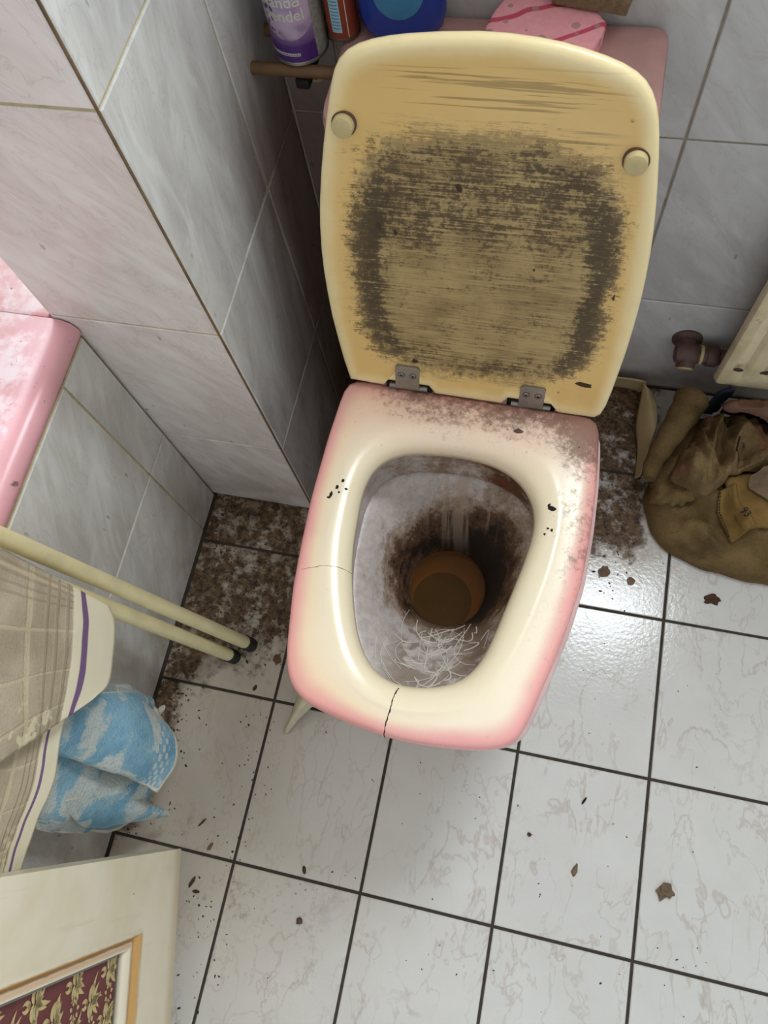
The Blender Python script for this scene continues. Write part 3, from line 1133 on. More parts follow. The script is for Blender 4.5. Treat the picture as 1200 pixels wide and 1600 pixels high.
# brown scratches / flecks on the lid
def lidspot(u, v_, s, sq=1.0, rot=0.0, mat='crumb'):
    a, b = lidpt(u, v_)
    mb = MB()
    poly = [(s * rnd.uniform(.6, 1.1) * math.cos(t) * sq, s * rnd.uniform(.6, 1.1) * math.sin(t)) for t in np.linspace(0, 2 * math.pi, 9, endpoint=False)]
    mb.prism(poly, -.001, .0006, 0, lidM(a, b, .0030) @ Matrix.Rotation(rot, 4, 'Z'))
    mb.build('dirt_fleck', MT[mat], toilet, smooth=False)
for q in [(961, 468, .005, .7, 0), (648, 567, .004, 1.1, 0), (716, 297, .005, .7, .5), (590, 356, .005, .6, .2), (617, 366, .0035, .6, .1), (912, 604, .004, 3.0, -.1), (834, 425, .002, .6, .1), (652, 75, .005, .7, .2), (581, 76, .003, 1.4, 0)]:
    lidspot(*q)

# cistern behind the lid
m = MB()
def rrect(x0, x1, y0, y1, r, n=8):
    p = []
    b_ = min(r, .016)
    for cx, cy, a0, r in [(x1 - b_, y1 - b_, 0, b_), (x0 + b_, y1 - b_, 90, b_), (x0 + r, y0 + r, 180, r), (x1 - r, y0 + r, 270, r)]:
        p += [(cx + r * math.cos(math.radians(a0 + 90 * i / n)), cy + r * math.sin(math.radians(a0 + 90 * i / n))) for i in range(n + 1)]
    return p
def rloft(secs):
    rings = []
    for z, x0, x1, y0_, y1_, r in secs:
        rings.append([(a, b, z) for a, b in rrect(x0, x1, y0_, y1_, r)])
    v_, f_ = loft(rings, n=len(rings[0]))
    n_ = len(rings[0])
    f_.append(tuple(range(n_ - 1, -1, -1))); f_.append(tuple((len(rings) - 1) * n_ + k_ for k_ in range(n_)))
    return v_, f_
TX0, TX1, TY0, TY1 = .080, .416, .752, .926
m.add(*rloft([(.36, TX0 + .06, TX1 - .06, .785, TY1, .03), (.45, TX0 + .035, TX1 - .035, .778, TY1, .03), (.60, TX0 + .012, TX1 - .012, .766, TY1, .035), (.66, TX0 + .008, TX1 - .008, .76, TY1, .035)]))
m.build('cistern', MT['pink'], toilet)
m = MB()
m.add(*rloft([(.661, TX0 + .004, TX1 - .004, TY0 + .004, TY1, .04), (.664, TX0, TX1, TY0, TY1, .042), (.688, TX0, TX1, TY0, TY1, .042), (.695, TX0 + .002, TX1 - .002, TY0 + .002, TY1, .042), (.699, TX0 + .008, TX1 - .008, TY0 + .008, TY1 - .006, .04), (.700, TX0 + .018, TX1 - .018, TY0 + .018, TY1 - .016, .034)]))
m.build('cistern_lid', MT['pink'], toilet)
m = MB()
m.add(*rloft([(.0, .17, .35, .66, .90, .04), (.2, .15, .37, .65, .91, .04), (.385, .115, .41, .635, .92, .035), (.394, .12, .405, .64, .915, .035)]))
m.build('deck', MT['pink'], toilet)

# ------------------------------------------------------------------ radiator, pipe
rad = empty('radiator', (.9, .87, .165), 'cream ribbed panel radiator on the back wall above the rag heap', 'radiator')
RY = .86
RX0, RZ0 = .613, .144
v, f = [], []
RX1, RZ1 = 1.36, .80
pts = [(RX0, .016), (RX0, .008), (RX0 + .003, .002), (RX0 + .008, 0), (RX0 + .016, 0), (RX0 + .021, .0085), (RX0 + .028, .009)]
x = RX0 + .034
while x < RX1 - .04:
    pts += [(x, .009), (x + .005, .001), (x + .009, .0), (x + .021, .0), (x + .025, .001), (x + .030, .009)]
    x += .036
pts += [(RX1 - .02, 0), (RX1 - .004, 0), (RX1, .006), (RX1, .016)]
m = MB()
n = len(pts)
rowz = [(RZ0 + .030, 1), (RZ0 + .040, 1), (RZ1 - .04, 1), (RZ1 - .03, 1)]
levels = [(RZ0, .006, 0), (RZ0 + .003, .001, 0), (RZ0 + .008, 0, 0), (RZ0 + .030, 0, 0), (RZ0 + .045, 0, 1), (RZ1 - .045, 0, 1), (RZ1 - .03, 0, 0), (RZ1, 0, 0)]
for z, back, kf in levels:
    v += [(a, RY + (b if (kf or b > .0095 or a < RX0 + .012 or a > RX1 - .01) else 0) + (back if b < .03 else 0), z) for a, b in pts]
for i in range(len(levels) - 1):
    f += [(i * n + j, i * n + j + 1, (i + 1) * n + j + 1, (i + 1) * n + j) for j in range(n - 1)]
f.append(tuple(range(n)))
m.add(v, f)
m.build('front_panel', MT['radiator'], rad)
m = MB()
m.box((RX0 + .02, RY + .020, RZ0 + .02), (RX1 - .02, RY + .044, RZ1), .003)
m.build('back_panel', MT['radiator'], rad)
for bxp in (.72, 1.2):
    m = MB(); m.box((bxp, RY + .044, .5), (bxp + .03, YB, .55), .002)
    m.build('bracket', MT['radiator'], rad)
for q in [(1154, 578), (1196, 583)]:
    c = aty(q[0], q[1], RY)
    mb = MB()
    poly = [(.008 * rnd.uniform(.5, 1.1) * math.cos(t), .006 * rnd.uniform(.5, 1.1) * math.sin(t)) for t in np.linspace(0, 2 * math.pi, 10, endpoint=False)]
    mb.prism(poly, -.001, .0006, 0, Matrix.Translation(c) @ Matrix.Rotation(math.radians(90), 4, 'X'))
    mb.build('rust_chip', MT['pipe'], rad, smooth=False)

PYY = .902
c = aty(1072, 552, PYY)
zc = c[2]
pp = empty('radiator_pipe', (c[0], YB, zc), 'corroded brown valve pipe with a pale cap leaving the back wall beside the radiator', 'pipe')
m = MB()
m.lathe([(.024, 0), (.024, .003), (.019, .006), (.0165, .008), (.0165, YB - PYY)], 24, Matrix.Translation((c[0], YB, zc)) @ Matrix.Rotation(math.radians(90), 4, 'X'))
m.build('wall_stub', MT['pipe'], pp)
m = MB()
m.lathe([(.010, -.0185), (.0155, -.016), (.0178, -.009), (.0178, .012), (.0165, .016), (.0150, .018), (.0150, .030), (.0170, .032), (.0170, .046), (.0150, .049), (.0125, .051), (.0125, .085)], 28, Matrix.Translation((c[0], PYY, zc)) @ Matrix.Rotation(math.radians(90), 4, 'Y'))
m.build('valve_body', MT['pipe'], pp)
m = MB()
Mv = Matrix.Translation((c[0] + .002, PYY, zc)) @ Matrix.Rotation(math.radians(118), 4, 'X')
m.lathe([(.0150, .004), (.0150, .0215), (.0138, .023)], 20, Mv, cap=False)
m.build('cap_collar', MT['pipe'], pp)
m = MB(); m.lathe([(.0132, .020), (.0132, .0240), (.0115, .0260), (.001, .0265)], 20, Mv)
m.build('end_cap', MT['strip'], pp)
m = MB()
m.lathe([(.0152, .020), (.0160, .021), (.0160, .0245), (.0152, .0255)], 24, Matrix.Translation((c[0], PYY, zc)) @ Matrix.Rotation(math.radians(90), 4, 'Y'), cap=False)
m.build('brass_ring', MT['strip'], pp)

# ------------------------------------------------------------------ cloth builders
def cr(p0, p1, p2, p3, t):
    return .5 * (2 * p1 + (p2 - p0) * t + (2 * p0 - 5 * p1 + 4 * p2 - p3) * t * t + (3 * p1 - p0 - 3 * p2 + p3) * t ** 3)


def spl(P, t):
    """Catmull-Rom through the list P, t in 0..1"""
    n = len(P)
    x = t * (n - 1)
    i = min(int(x), n - 2)
    g = lambda j: P[min(max(j, 0), n - 1)] if 0 <= j < n else (2 * P[0] - P[1] if j < 0 else 2 * P[-1] - P[-2])
    return cr(g(i - 1), g(i), g(i + 1), g(i + 2), x - i)


def sheet(name, net, nu, nv, mat, parent=None, amp=.003, sc=14, th=.004, seed=0, uvf=None, edge_wob=0.0, ridged=False):
    net = [[np.array(p, float) for p in r] for r in net]
    v, uv = [], []
    for i in range(nu + 1):
        row = [spl([r[j] for r in net], i / nu) for j in range(len(net[0]))]
        for j in range(nv + 1):
            p = spl(row, j / nv)
            v.append(p)
            s, t = i / nu, j / nv
            uv.append(uvf(s, t) if uvf else (s, t))
    v = np.array(v).reshape(nu + 1, nv + 1, 3)
    du, dv = np.gradient(v, axis=0), np.gradient(v, axis=1)
    N = np.cross(du, dv)
    N /= np.linalg.norm(N, axis=2, keepdims=True) + 1e-9
    for i in range(nu + 1):
        for j in range(nv + 1):
            q = Vector(v[i, j] * sc) + Vector((seed * 7.1, seed * 3.3, 0))
            a = noise.noise(q) * amp + noise.noise(q * 2.7) * amp * .4
            if ridged:
                a += (1 - abs(noise.noise(q * .8)) * 2) * amp * .7
            v[i, j] += N[i, j] * a
    top = (v + N * th / 2).reshape(-1, 3)
    bot = (v - N * th / 2).reshape(-1, 3)
    w = nv + 1
    f = [(i * w + j, i * w + j + 1, (i + 1) * w + j + 1, (i + 1) * w + j) for i in range(nu) for j in range(nv)]
    K = len(top)
    f += [tuple(reversed([q + K for q in x])) for x in f]
    b = [j for j in range(w)] + [i * w + nv for i in range(1, nu + 1)] + [nu * w + j for j in range(nv - 1, -1, -1)] + [i * w for i in range(nu - 1, 0, -1)]
    for i in range(len(b)):
        a_, b_ = b[i], b[(i + 1) % len(b)]
        f.append((b_, a_, a_ + K, b_ + K))
    return mesh(name, list(top) + list(bot), f, mat, parent, uv=uv + uv)


def layer(name, poly, base, h, mat, parent=None, amp=.01, sc=11, p=2.2, nt=144, nr=44, seed=0, edge=.02, wob=.004, warp=.5, dirs=(1, 1)):
    """a crumpled cloth lying on base(x, y): rounded edge, ridged folds"""
    c = np.mean(np.array(poly), axis=0)
    pts = dens(poly, 12) - c
    t = np.arctan2(pts[:, 1], pts[:, 0]) % (2 * np.pi)
    r = np.hypot(pts[:, 0], pts[:, 1])
    o_ = np.argsort(t)
    A = np.linspace(0, 2 * np.pi, nt, endpoint=False)
    R = np.interp(A, t[o_], r[o_], period=2 * np.pi)
    for _ in range(3):
        R = (np.roll(R, 1) + 2 * R + np.roll(R, -1)) / 4
    R = np.array([R[i] + wob * noise.noise(Vector((math.cos(A[i]) * 4, math.sin(A[i]) * 4, seed))) for i in range(nt)])
    def hh(x, y, s):
        q = Vector((x * sc * dirs[0], y * sc * dirs[1], seed * 5.7))
        q += Vector((noise.noise(q * .7 + Vector((3, 1, 0))), noise.noise(q * .7 + Vector((9, 4, 0))), 0)) * warp
        rid = (1 - abs(noise.noise(q)) * 2.6)
        rid2 = (1 - abs(noise.noise(q * 2.1)) * 2.2)
        fine = noise.noise(q * 5)
        return h * (1 - s ** p) ** (1 / p) + (rid * .7 + rid2 * .3 - .35) * amp * min(1, (1 - s) * 5) + fine * amp * .2
    v, f = [], []
    S = [math.sin(k_ / nr * math.pi / 2) for k_ in range(1, nr + 1)]
    v.append((c[0], c[1], base(*c) + hh(c[0], c[1], 0)))
    for s in S:
        for i in range(nt):
            x, y = c[0] + R[i] * s * math.cos(A[i]), c[1] + R[i] * s * math.sin(A[i])
            z = base(x, y) + max(hh(x, y, s), .003)
            v.append((x, y, z))
    f += [(0, 1 + i, 1 + (i + 1) % nt) for i in range(nt)]
    for k_ in range(len(S)):
        if k_ == 0: continue
        a = 1 + (k_ - 1) * nt
        f += [(a + i, a + nt + i, a + nt + (i + 1) % nt, a + (i + 1) % nt) for i in range(nt)]
    B = [.99, .93, .84, .72, .58, .42, .25, .1]         # underside lies on whatever is below
    b0 = len(v)
    for s in B:
        for i in range(nt):
            x, y = c[0] + R[i] * s * math.cos(A[i]), c[1] + R[i] * s * math.sin(A[i])
            v.append((x, y, base(x, y) + .0006))
    v.append((c[0], c[1], base(*c) + .0006))
    rings_ = [1 + (len(S) - 1) * nt] + [b0 + q * nt for q in range(len(B))]
    for a, b in zip(rings_[:-1], rings_[1:]):
        f += [(a + i, b + i, b + (i + 1) % nt, a + (i + 1) % nt) for i in range(nt)]
    f += [(rings_[-1] + i, len(v) - 1, rings_[-1] + (i + 1) % nt) for i in range(nt)]
    ob = mesh(name, v, f, mat, parent)
    def top(x, y):
        dx, dy = x - c[0], y - c[1]
        a_ = math.atan2(dy, dx) % (2 * math.pi)
        rr = math.hypot(dx, dy) / np.interp(a_, A, R, period=2 * math.pi)
        if rr >= 1: return 0.0
        return base(x, y) + max(hh(x, y, rr), .003)
    return ob, top


# ------------------------------------------------------------------ rag heap under the radiator
HX0, HY0, HS, HNX, HNY = .46, .52, .004, 150, 104
HRAW = np.zeros((HNX, HNY))
HDIL = np.zeros((HNX, HNY))


def hlook(A_, x, y):
    fx, fy = min(max((x - HX0) / HS, 0), HNX - 1.001), min(max((y - HY0) / HS, 0), HNY - 1.001)
    i, j = int(fx), int(fy)
    a_, b_ = fx - i, fy - j
    return float((A_[i, j] * (1 - a_) + A_[i + 1, j] * a_) * (1 - b_) + (A_[i, j + 1] * (1 - a_) + A_[i + 1, j + 1] * a_) * b_)


def heap(x, y):
    """what a cloth laid here would rest on"""
    return hlook(HDIL, x, y) + (.0025 if HDIL.any() else 0)


def settle(top):
    """add a finished cloth to the height map of the heap"""
    global HRAW, HDIL
    T = np.array([[top(HX0 + i * HS, HY0 + j * HS) for j in range(HNY)] for i in range(HNX)])
    HRAW = np.maximum(HRAW, T)
    D = HRAW.copy()
    for _ in range(3):
        E_ = np.pad(D, 1, mode='edge')
        D = np.max([E_[1 + a_:HNX + 1 + a_, 1 + b_:HNY + 1 + b_] for a_ in (-1, 0, 1) for b_ in (-1, 0, 1)], axis=0)
    for _ in range(2):
        E_ = np.pad(D, 1, mode='edge')
        D = np.maximum(D, np.mean([E_[1 + a_:HNX + 1 + a_, 1 + b_:HNY + 1 + b_] for a_ in (-1, 0, 1) for b_ in (-1, 0, 1)], axis=0))
    HDIL = D


raw = lambda x, y: hlook(HRAW, x, y)
pz = lambda L, z: [tuple(atz(u, v_, z)[:2]) for u, v_ in L]
p1 = pz([(1030, 700), (1008, 775), (1018, 832), (1050, 862), (1100, 884), (1160, 902), (1230, 915), (1330, 900), (1400, 800), (1380, 740), (1250, 690), (1150, 672), (1090, 650), (1058, 665)], .02)
h1, top1 = layer('bath_towel', p1, heap, .075, MT['brown'], amp=.020, sc=12, seed=1, p=2.6)
settle(top1)
tag(h1, 'large soiled tan terry towel spread at the bottom of the rag heap', 'towel')
rp = []
for u, v_, r0 in [(1082, 622, .029), (1070, 644, .027), (1054, 670, .023), (1036, 698, .019), (1022, 722, .015), (1013, 748, .012)]:
    z = .05
    for _ in range(4):
        q = atz(u, v_, z)
        z = max(raw(q[0] + dx, q[1] + dy) for dx in (-.03, -.015, 0, .015, .03) for dy in (-.03, -.015, 0, .015, .03)) + r0 + .004
    rp.append(atz(u, v_, z))
rl = [spl([np.array(q) for q in rp], t) for t in np.linspace(0, 1, 30)]
m = MB()
m.path(rl, lambda t: .0285 * (1 - .58 * t) + .001 * math.sin(t * 31), 20)
o = m.build('rolled_towel', MT['brown'])
o.data.materials[0] = MT['brown']
tag(o, 'twisted tan towel roll leaning along the left edge of the rag heap', 'towel')
p2 = pz([(1082, 685), (1066, 708), (1050, 735), (1064, 754), (1085, 768), (1108, 770), (1128, 758), (1140, 742), (1165, 738), (1230, 735), (1300, 700), (1270, 660), (1190, 645), (1130, 634), (1108, 642), (1096, 662)], .11)
p7 = pz([(1030, 705), (1022, 745), (1018, 778), (1040, 782), (1066, 790), (1090, 778), (1104, 770), (1092, 745), (1070, 720)], .075)
h7, top7 = layer('towel_fold', p7, heap, .012, MT['brown'], h1, amp=.005, sc=16, seed=31, p=4, wob=.005)
settle(top7)
p3 = pz([(1128, 745), (1138, 790), (1160, 830), (1230, 820), (1300, 790), (1290, 745), (1200, 740)], .085)
h3, top3 = layer('folded_trousers', p3, heap, .016, MT['trouser'], amp=.006, sc=13, seed=5, p=4, wob=.003)
settle(top3)
tag(h3, 'tan cotton trousers with a number on the waistband, below the crumpled robe', 'trousers')
h2, top2 = layer('crumpled_robe', p2, heap, .045, MT['brown2'], amp=.030, sc=17, seed=9, p=2.4, wob=.006, dirs=(1.7, .7))
settle(top2)
tag(h2, 'crumpled olive brown robe on top of the rag heap, reddish stains', 'robe')
# robe seam and button loop
m = MB()
Q = [atz(u, v_, .12) for u, v_ in [(1150, 690), (1148, 705), (1152, 722), (1155, 738)]]
for q in Q: q[2] = raw(q[0], q[1]) + .001
m.path(Q, .0016, 8); m.build('seam_slit', MT['darkgap'], h2)
m = MB()
c = atz(1157, 695, .13); c[2] = raw(c[0], c[1]) + .001
m.path([(c[0] + .007 * math.cos(t), c[1] + .006 * math.sin(t), c[2] + .001) for t in np.linspace(-.6, 3.6, 14)], .0016, 8); m.build('button_loop', MT['pipe'], h2)
# waistband with printed number
def on(fn, u, v_, z, dz):
    q = atz(u, v_, z); q[2] = fn(q[0], q[1]) + dz; return q
wb = [[on(raw, u, v_, .10, dz) for u, v_, dz in r] for r in [
    [(1127, 765, .006), (1136, 760, .008), (1147, 758, .006)],
    [(1130, 790, .006), (1140, 788, .009), (1152, 786, .006)],
    [(1143, 815, .006), (1154, 810, .010), (1166, 803, .006)],
    [(1156, 836, .004), (1167, 829, .008), (1180, 820, .005)]]]
wbo = sheet('waistband', wb, 24, 10, MT['trouser'], h3, amp=.001, sc=30, th=.004)
m = MB()
for k_ in range(16):
    t = k_ / 15
    u, v_ = np.interp(t, [0, .4, 1], [1128, 1132, 1150]), np.interp(t, [0, .4, 1], [768, 792, 826])
    q = on(raw, u, v_, .10, .0095)
    m.box((q[0] - .0006, q[1] - .0014, q[2] - .003), (q[0] + .0006, q[1] + .0014, q[2] + .001))
m.build('stitching', MT['ink'], h3)['kind'] = 'stuff'


def text_mesh(body, size, bold=0.0):
    cu = bpy.data.curves.new('txt', 'FONT')
    cu.body = body
    cu.size = size
    cu.offset = bold
    cu.align_x = 'CENTER'
    cu.resolution_u = 4
    to = bpy.data.objects.new('txt', cu)
    COL.objects.link(to)
    bpy.context.view_layer.update()
    me = bpy.data.meshes.new_from_object(to.evaluated_get(bpy.context.evaluated_depsgraph_get()))
    v_ = [tuple(q.co) for q in me.vertices]
    f_ = [tuple(p_.vertices) for p_ in me.polygons]
    bpy.data.objects.remove(to); bpy.data.curves.remove(cu); bpy.data.meshes.remove(me)
    return v_, f_


def text_on(body, size, fn, name, mat, parent, bold=0.0):
    v_, f_ = text_mesh(body, size, bold)
    return mesh(name, [fn(*q[:2]) for q in v_], f_, mat, parent, smooth=False)


q0 = on(raw, 1158, 807, .10, .014)
dr = atz(1172, 822, .1) - atz(1158, 806, .1)
a_ = math.atan2(dr[1], dr[0])
def numfn(x, y):
    X = q0[0] + x * math.cos(a_) - y * math.sin(a_)
    Y = q0[1] + x * math.sin(a_) + y * math.cos(a_)
    best = raw(X, Y) + .0135
    return (X, Y, best)
text_on('93', .014, numfn, 'number_print', MT['ink'], h3, .0003)

p4 = pz([(1135, 618), (1128, 640), (1160, 648), (1200, 660), (1260, 680), (1320, 660), (1250, 625), (1190, 610), (1150, 606)], .14)
h4, top4 = layer('pink_towel', p4, heap, .028, MT['pinkcloth'], amp=.012, sc=14, seed=13, wob=.004)
settle(top4)
tag(h4, 'greyed pink terry cloth rolled under the radiator behind the robe', 'towel')
p5 = pz([(1104, 606), (1100, 624), (1112, 636), (1130, 636), (1142, 622), (1136, 606), (1120, 600)], .10)
h5, top5 = layer('navy_rag', p5, heap, .018, MT['navy'], amp=.006, sc=20, seed=17)
settle(top5)
tag(h5, 'small navy blue rag tucked between the heap and the back wall', 'rag')
p6 = pz([(1166, 750), (1172, 766), (1200, 782), (1250, 782), (1255, 750), (1200, 742)], .11)
h6, top6 = layer('grey_rag', p6, heap, .010, MT['crumb2'], amp=.008, sc=22, seed=21)
tag(h6, 'grey mottled rag between the robe and the tan trousers', 'rag')

# ------------------------------------------------------------------ peeled cream strip behind the toilet
st = empty('skirting_strip', (.48, .91, 0), 'peeled cream plastic skirting strip curling forward from the back wall behind the toilet', 'strip')
net = [[(.40, .919, .002), (.45, .918, .002), (.505, .917, .002), (.520, .912, .003)],
       [(.40, .916, .024), (.45, .915, .024), (.508, .913, .025), (.526, .907, .026)],
       [(.40, .914, .046), (.45, .913, .046), (.508, .910, .048), (.524, .906, .050)]]
sheet('wall_length', net, 8, 30, MT['strip'], st, amp=.0008, sc=20, th=.0022)
Z = lambda u, v_, z: atz(u, v_, z)
net = [[Z(1006, 598, .050), Z(1000, 630, .036), Z(994, 662, .018), Z(996, 700, .008), Z(994, 726, .006), Z(992, 748, .004)],
       [Z(1012, 606, .054), Z(1014, 634, .052), Z(1013, 664, .045), Z(1009, 698, .030), Z(1001, 722, .020), Z(996, 746, .012)],
       [Z(1018, 612, .044), Z(1026, 636, .050), Z(1026, 664, .048), Z(1016, 694, .040), Z(1008, 720, .030), Z(1000, 744, .020)]]
sheet('curled_end', net, 12, 50, MT['strip'], st, amp=.0008, sc=20, th=.0022, seed=3)

# pointed offcut under the front of the seat
tip, w1, w2 = atz(445, 1146, .002), atz(466, 1085, .03), atz(492, 1098, .03)
net = [[tip + [-.003, 0, 0], tip + [0, .002, .003], tip + [.003, 0, 0]],
       [(tip * .5 + w1 * .5), (tip + (w1 + w2) / 2) / 2 + [0, 0, .012], (tip * .5 + w2 * .5)],
       [w1, (w1 + w2) / 2 + [0, 0, .014], w2], [w1 + [.01, .03, .02], (w1 + w2) / 2 + [.012, .03, .03], w2 + [.008, .03, .02]]]
o = sheet('plastic_offcut', net, 16, 10, MT['sliver'], None, amp=.0005, th=.002)
tag(o, 'pale pointed plastic offcut poking out under the front left of the seat', 'offcut')

# ------------------------------------------------------------------ clothes rack legs, towels
rack = empty('clothes_rack', (-.09, .33, 0), 'cream tubular clothes rack leaning on the bathtub with black rubber feet', 'rack')
for (f0, z0, t0) in [((388, 1006), .012, (0, 838)), ((362, 1025), .012, (0, 883))]:
    a, b = atz(f0[0], f0[1], z0), atz(t0[0], t0[1], .565)
    d = (b - a) / np.linalg.norm(b - a)
    e = a + d * .86
    m = MB(); m.tube(a, e, .0105, 24)
    m.build('leg', MT['rod'], rack)
    m = MB(); m.tube(a - d * .013, a + d * .016, .0122, 24, .003)
    m.build('rubber_foot', MT['black'], rack)
    if f0[0] == 388: e1 = e
    else: e2 = e
m = MB(); m.tube(e1, e2, .0095, 20, .002)
m.build('cross_bar', MT['rod'], rack)

X = lambda u, v_, x: atx(u, v_, x)
# beige towel: under fold first, then the outer fold. rows run from the top to the hem
def bu(s, t): return (s, t)
tw = empty('waffle_towel', (-.14, .15, .4), 'beige waffle towel with purple striped hem hung over the clothes rack', 'towel')
outer = [[X(-330, 690, -.158), X(-330, 800, -.150), X(-330, 930, -.140), X(-330, 1150, -.132), X(-300, 1350, -.128)],
         [X(-150, 776, -.150), X(-155, 900, -.138), X(-150, 1040, -.130), X(-140, 1200, -.124), X(-130, 1275, -.122)],
         [X(0, 859, -.142), X(-5, 950, -.130), X(-8, 1040, -.124), X(-5, 1120, -.118), X(-2, 1190, -.116)],
         [X(88, 905, -.136), X(85, 965, -.126), X(82, 1030, -.120), X(76, 1080, -.114), X(68, 1142, -.112)],
         [X(166, 946, -.128), X(178, 975, -.122), X(175, 1025, -.118), X(168, 1065, -.112), X(148, 1090, -.108)]]
sheet('outer_fold', outer, 80, 50, MT['beige'], tw, amp=.0016, sc=18, th=.006, seed=2, uvf=lambda s, t: (.30 + .70 * s, 1 - t))
inner_ = [[X(-260, 1080, -.150), X(-260, 1180, -.146), X(-240, 1290, -.142), X(-220, 1400, -.140), X(-200, 1500, -.136)],
          [X(-100, 1090, -.144), X(-105, 1180, -.140), X(-105, 1270, -.136), X(-105, 1350, -.134), X(-100, 1440, -.132)],
          [X(40, 1105, -.136), X(20, 1180, -.132), X(2, 1250, -.130), X(-15, 1310, -.128), X(-30, 1378, -.128)],
          [X(104, 1095, -.130), X(94, 1150, -.126), X(84, 1210, -.126), X(56, 1280, -.124), X(30, 1362, -.124)]]
sheet('inner_fold', inner_, 70, 46, MT['beige'], tw, amp=.002, sc=18, th=.005, seed=4, uvf=lambda s, t: (.18 + .82 * s, 1 - t))

# blue towel stuffed between bath panel and rack
bt = empty('blue_towel', (-.13, .1, .02), 'crumpled light blue towel with white flower pattern hanging below the beige towel', 'towel')
b1 = [[X(40, 1120, -.165), X(95, 1085, -.168), X(150, 1068, -.172), X(190, 1072, -.176), X(225, 1092, -.176)],
      [X(40, 1170, -.168), X(100, 1150, -.162), X(150, 1115, -.158), X(200, 1110, -.152), X(245, 1120, -.140)],
      [X(42, 1225, -.164), X(110, 1200, -.154), X(170, 1190, -.146), X(220, 1175, -.132), X(268, 1160, -.112)],
      [X(45, 1262, -.168), X(120, 1262, -.152), X(180, 1245, -.134), X(225, 1228, -.122), X(262, 1205, -.104)],
      [X(52, 1290, -.176), X(120, 1296, -.168), X(172, 1296, -.160), X(215, 1262, -.150), X(240, 1225, -.130)]]
sheet('crumpled_body', b1, 60, 60, MT['blue'], bt, amp=.006, sc=20, th=.006, seed=6, ridged=True)
b2 = [[X(82, 1105, -.146), X(150, 1085, -.142), X(205, 1085, -.134), X(236, 1110, -.120)],
      [X(82, 1125, -.143), X(155, 1112, -.132), X(215, 1110, -.112), X(262, 1138, -.098)],
      [X(82, 1145, -.142), X(155, 1150, -.128), X(215, 1158, -.100), X(275, 1160, -.084)],
      [X(80, 1165, -.143), X(145, 1186, -.128), X(205, 1204, -.104), X(272, 1194, -.082)],
      [X(80, 1172, -.148), X(145, 1194, -.132), X(205, 1214, -.110), X(244, 1238, -.088)]]
sheet('upper_flap', b2, 40, 50, MT['blue'], bt, amp=.0025, sc=22, th=.006, seed=8, uvf=lambda s, t: (t, s * .98 + .01))
b3 = [[X(100, 1250, -.15), X(165, 1236, -.140), X(215, 1240, -.128), X(232, 1262, -.116)],
      [X(110, 1275, -.148), X(170, 1268, -.134), X(215, 1264, -.118), X(262, 1270, -.104)],
      [X(130, 1292, -.152), X(175, 1288, -.140), X(215, 1280, -.124), X(258, 1274, -.108)]]
sheet('lower_corner', b3, 24, 36, MT['blue'], bt, amp=.002, sc=22, th=.006, seed=11, uvf=lambda s, t: (t, s * .98 + .01))
b4 = [[X(180, 1078, -.165), X(205, 1084, -.160), X(230, 1094, -.158)],
      [X(178, 1095, -.150), X(208, 1092, -.146), X(236, 1098, -.146)],
      [X(182, 1110, -.148), X(210, 1112, -.144), X(234, 1114, -.146)]]
sheet('rolled_edge', b4, 14, 20, MT['blue'], bt, amp=.002, sc=26, th=.012, seed=12)

# ------------------------------------------------------------------ door leaf at the lower left
ZB, PHI = .05, math.radians(-76.5)
DA = atz(283, 1326, ZB)
dd = np.array([math.cos(PHI), math.sin(PHI), 0]); dn = np.array([-dd[1], dd[0], 0])
DM = Matrix(((dd[0], 0, dn[0], DA[0]), (dd[1], 0, dn[1], DA[1]), (0, 1, 0, 0), (0, 0, 0, 1)))   # local x along leaf, y up, z out
def dpt(u, v_):
    q = DM.inverted() @ Vector(atp(u, v_, DA, dn)); return (q.x, q.y)
door = tag(empty('door_1', (DA[0], DA[1], 0)), kind='structure')
c0 = dpt(218, 1453)
c1 = dpt(197, 1488)
sx, rz = c0[0], (c0[1] + dpt(213, 1600)[1]) / 2
ix, iz = c1[0], (c1[1] + dpt(182, 1600)[1]) / 2
DW, DH = .62, 1.0
m = MB()
T = .034
m.box((0, ZB, -T), (sx, DH, 0), .0, DM)
m.build('stile', MT['door'], door)
m = MB(); m.box((DW - sx, ZB, -T), (DW, DH, 0), .0025, DM)
m.build('stile', MT['door'], door)
m = MB(); m.box((sx, ZB, -T), (DW - sx, rz, 0), 0, DM)
m.build('bottom_rail', MT['door'], door)
m = MB(); m.box((sx, DH - .12, -T), (DW - sx, DH, 0), 0, DM)
m.build('top_rail', MT['door'], door)
# moulding: mitred profile swept round the panel
mwx, mwy = ix - sx, iz - rz
pr = [(0, 0), (.06, .004), (.16, .0055), (.26, .003), (.36, -.001), (.5, -.002), (.62, .002), (.74, .0035), (.86, .003), (.95, -.003), (1, -.008)]
def mould(a, b, inward):
    v_, f_, at_ = [], [], []
    a, b, inward = np.array(a, float), np.array(b, float), np.array(inward, float)
    al = (b - a) / np.linalg.norm(b - a)
    for t, hgt in pr:
        for q, sg in ((a, 1), (b, -1)):
            wi, wa = (mwx, mwy) if abs(inward[0]) > .5 else (mwy, mwx)
            p_ = q + inward * wi * t + al * sg * wa * t
            v_.append((p_[0], p_[1], hgt)); at_.append(t)
    f_ = [(2 * i, 2 * i + 1, 2 * i + 3, 2 * i + 2) for i in range(len(pr) - 1)]
    return v_, f_, at_
cs = [(sx, rz), (DW - sx, rz), (DW - sx, DH - .12), (sx, DH - .12)]
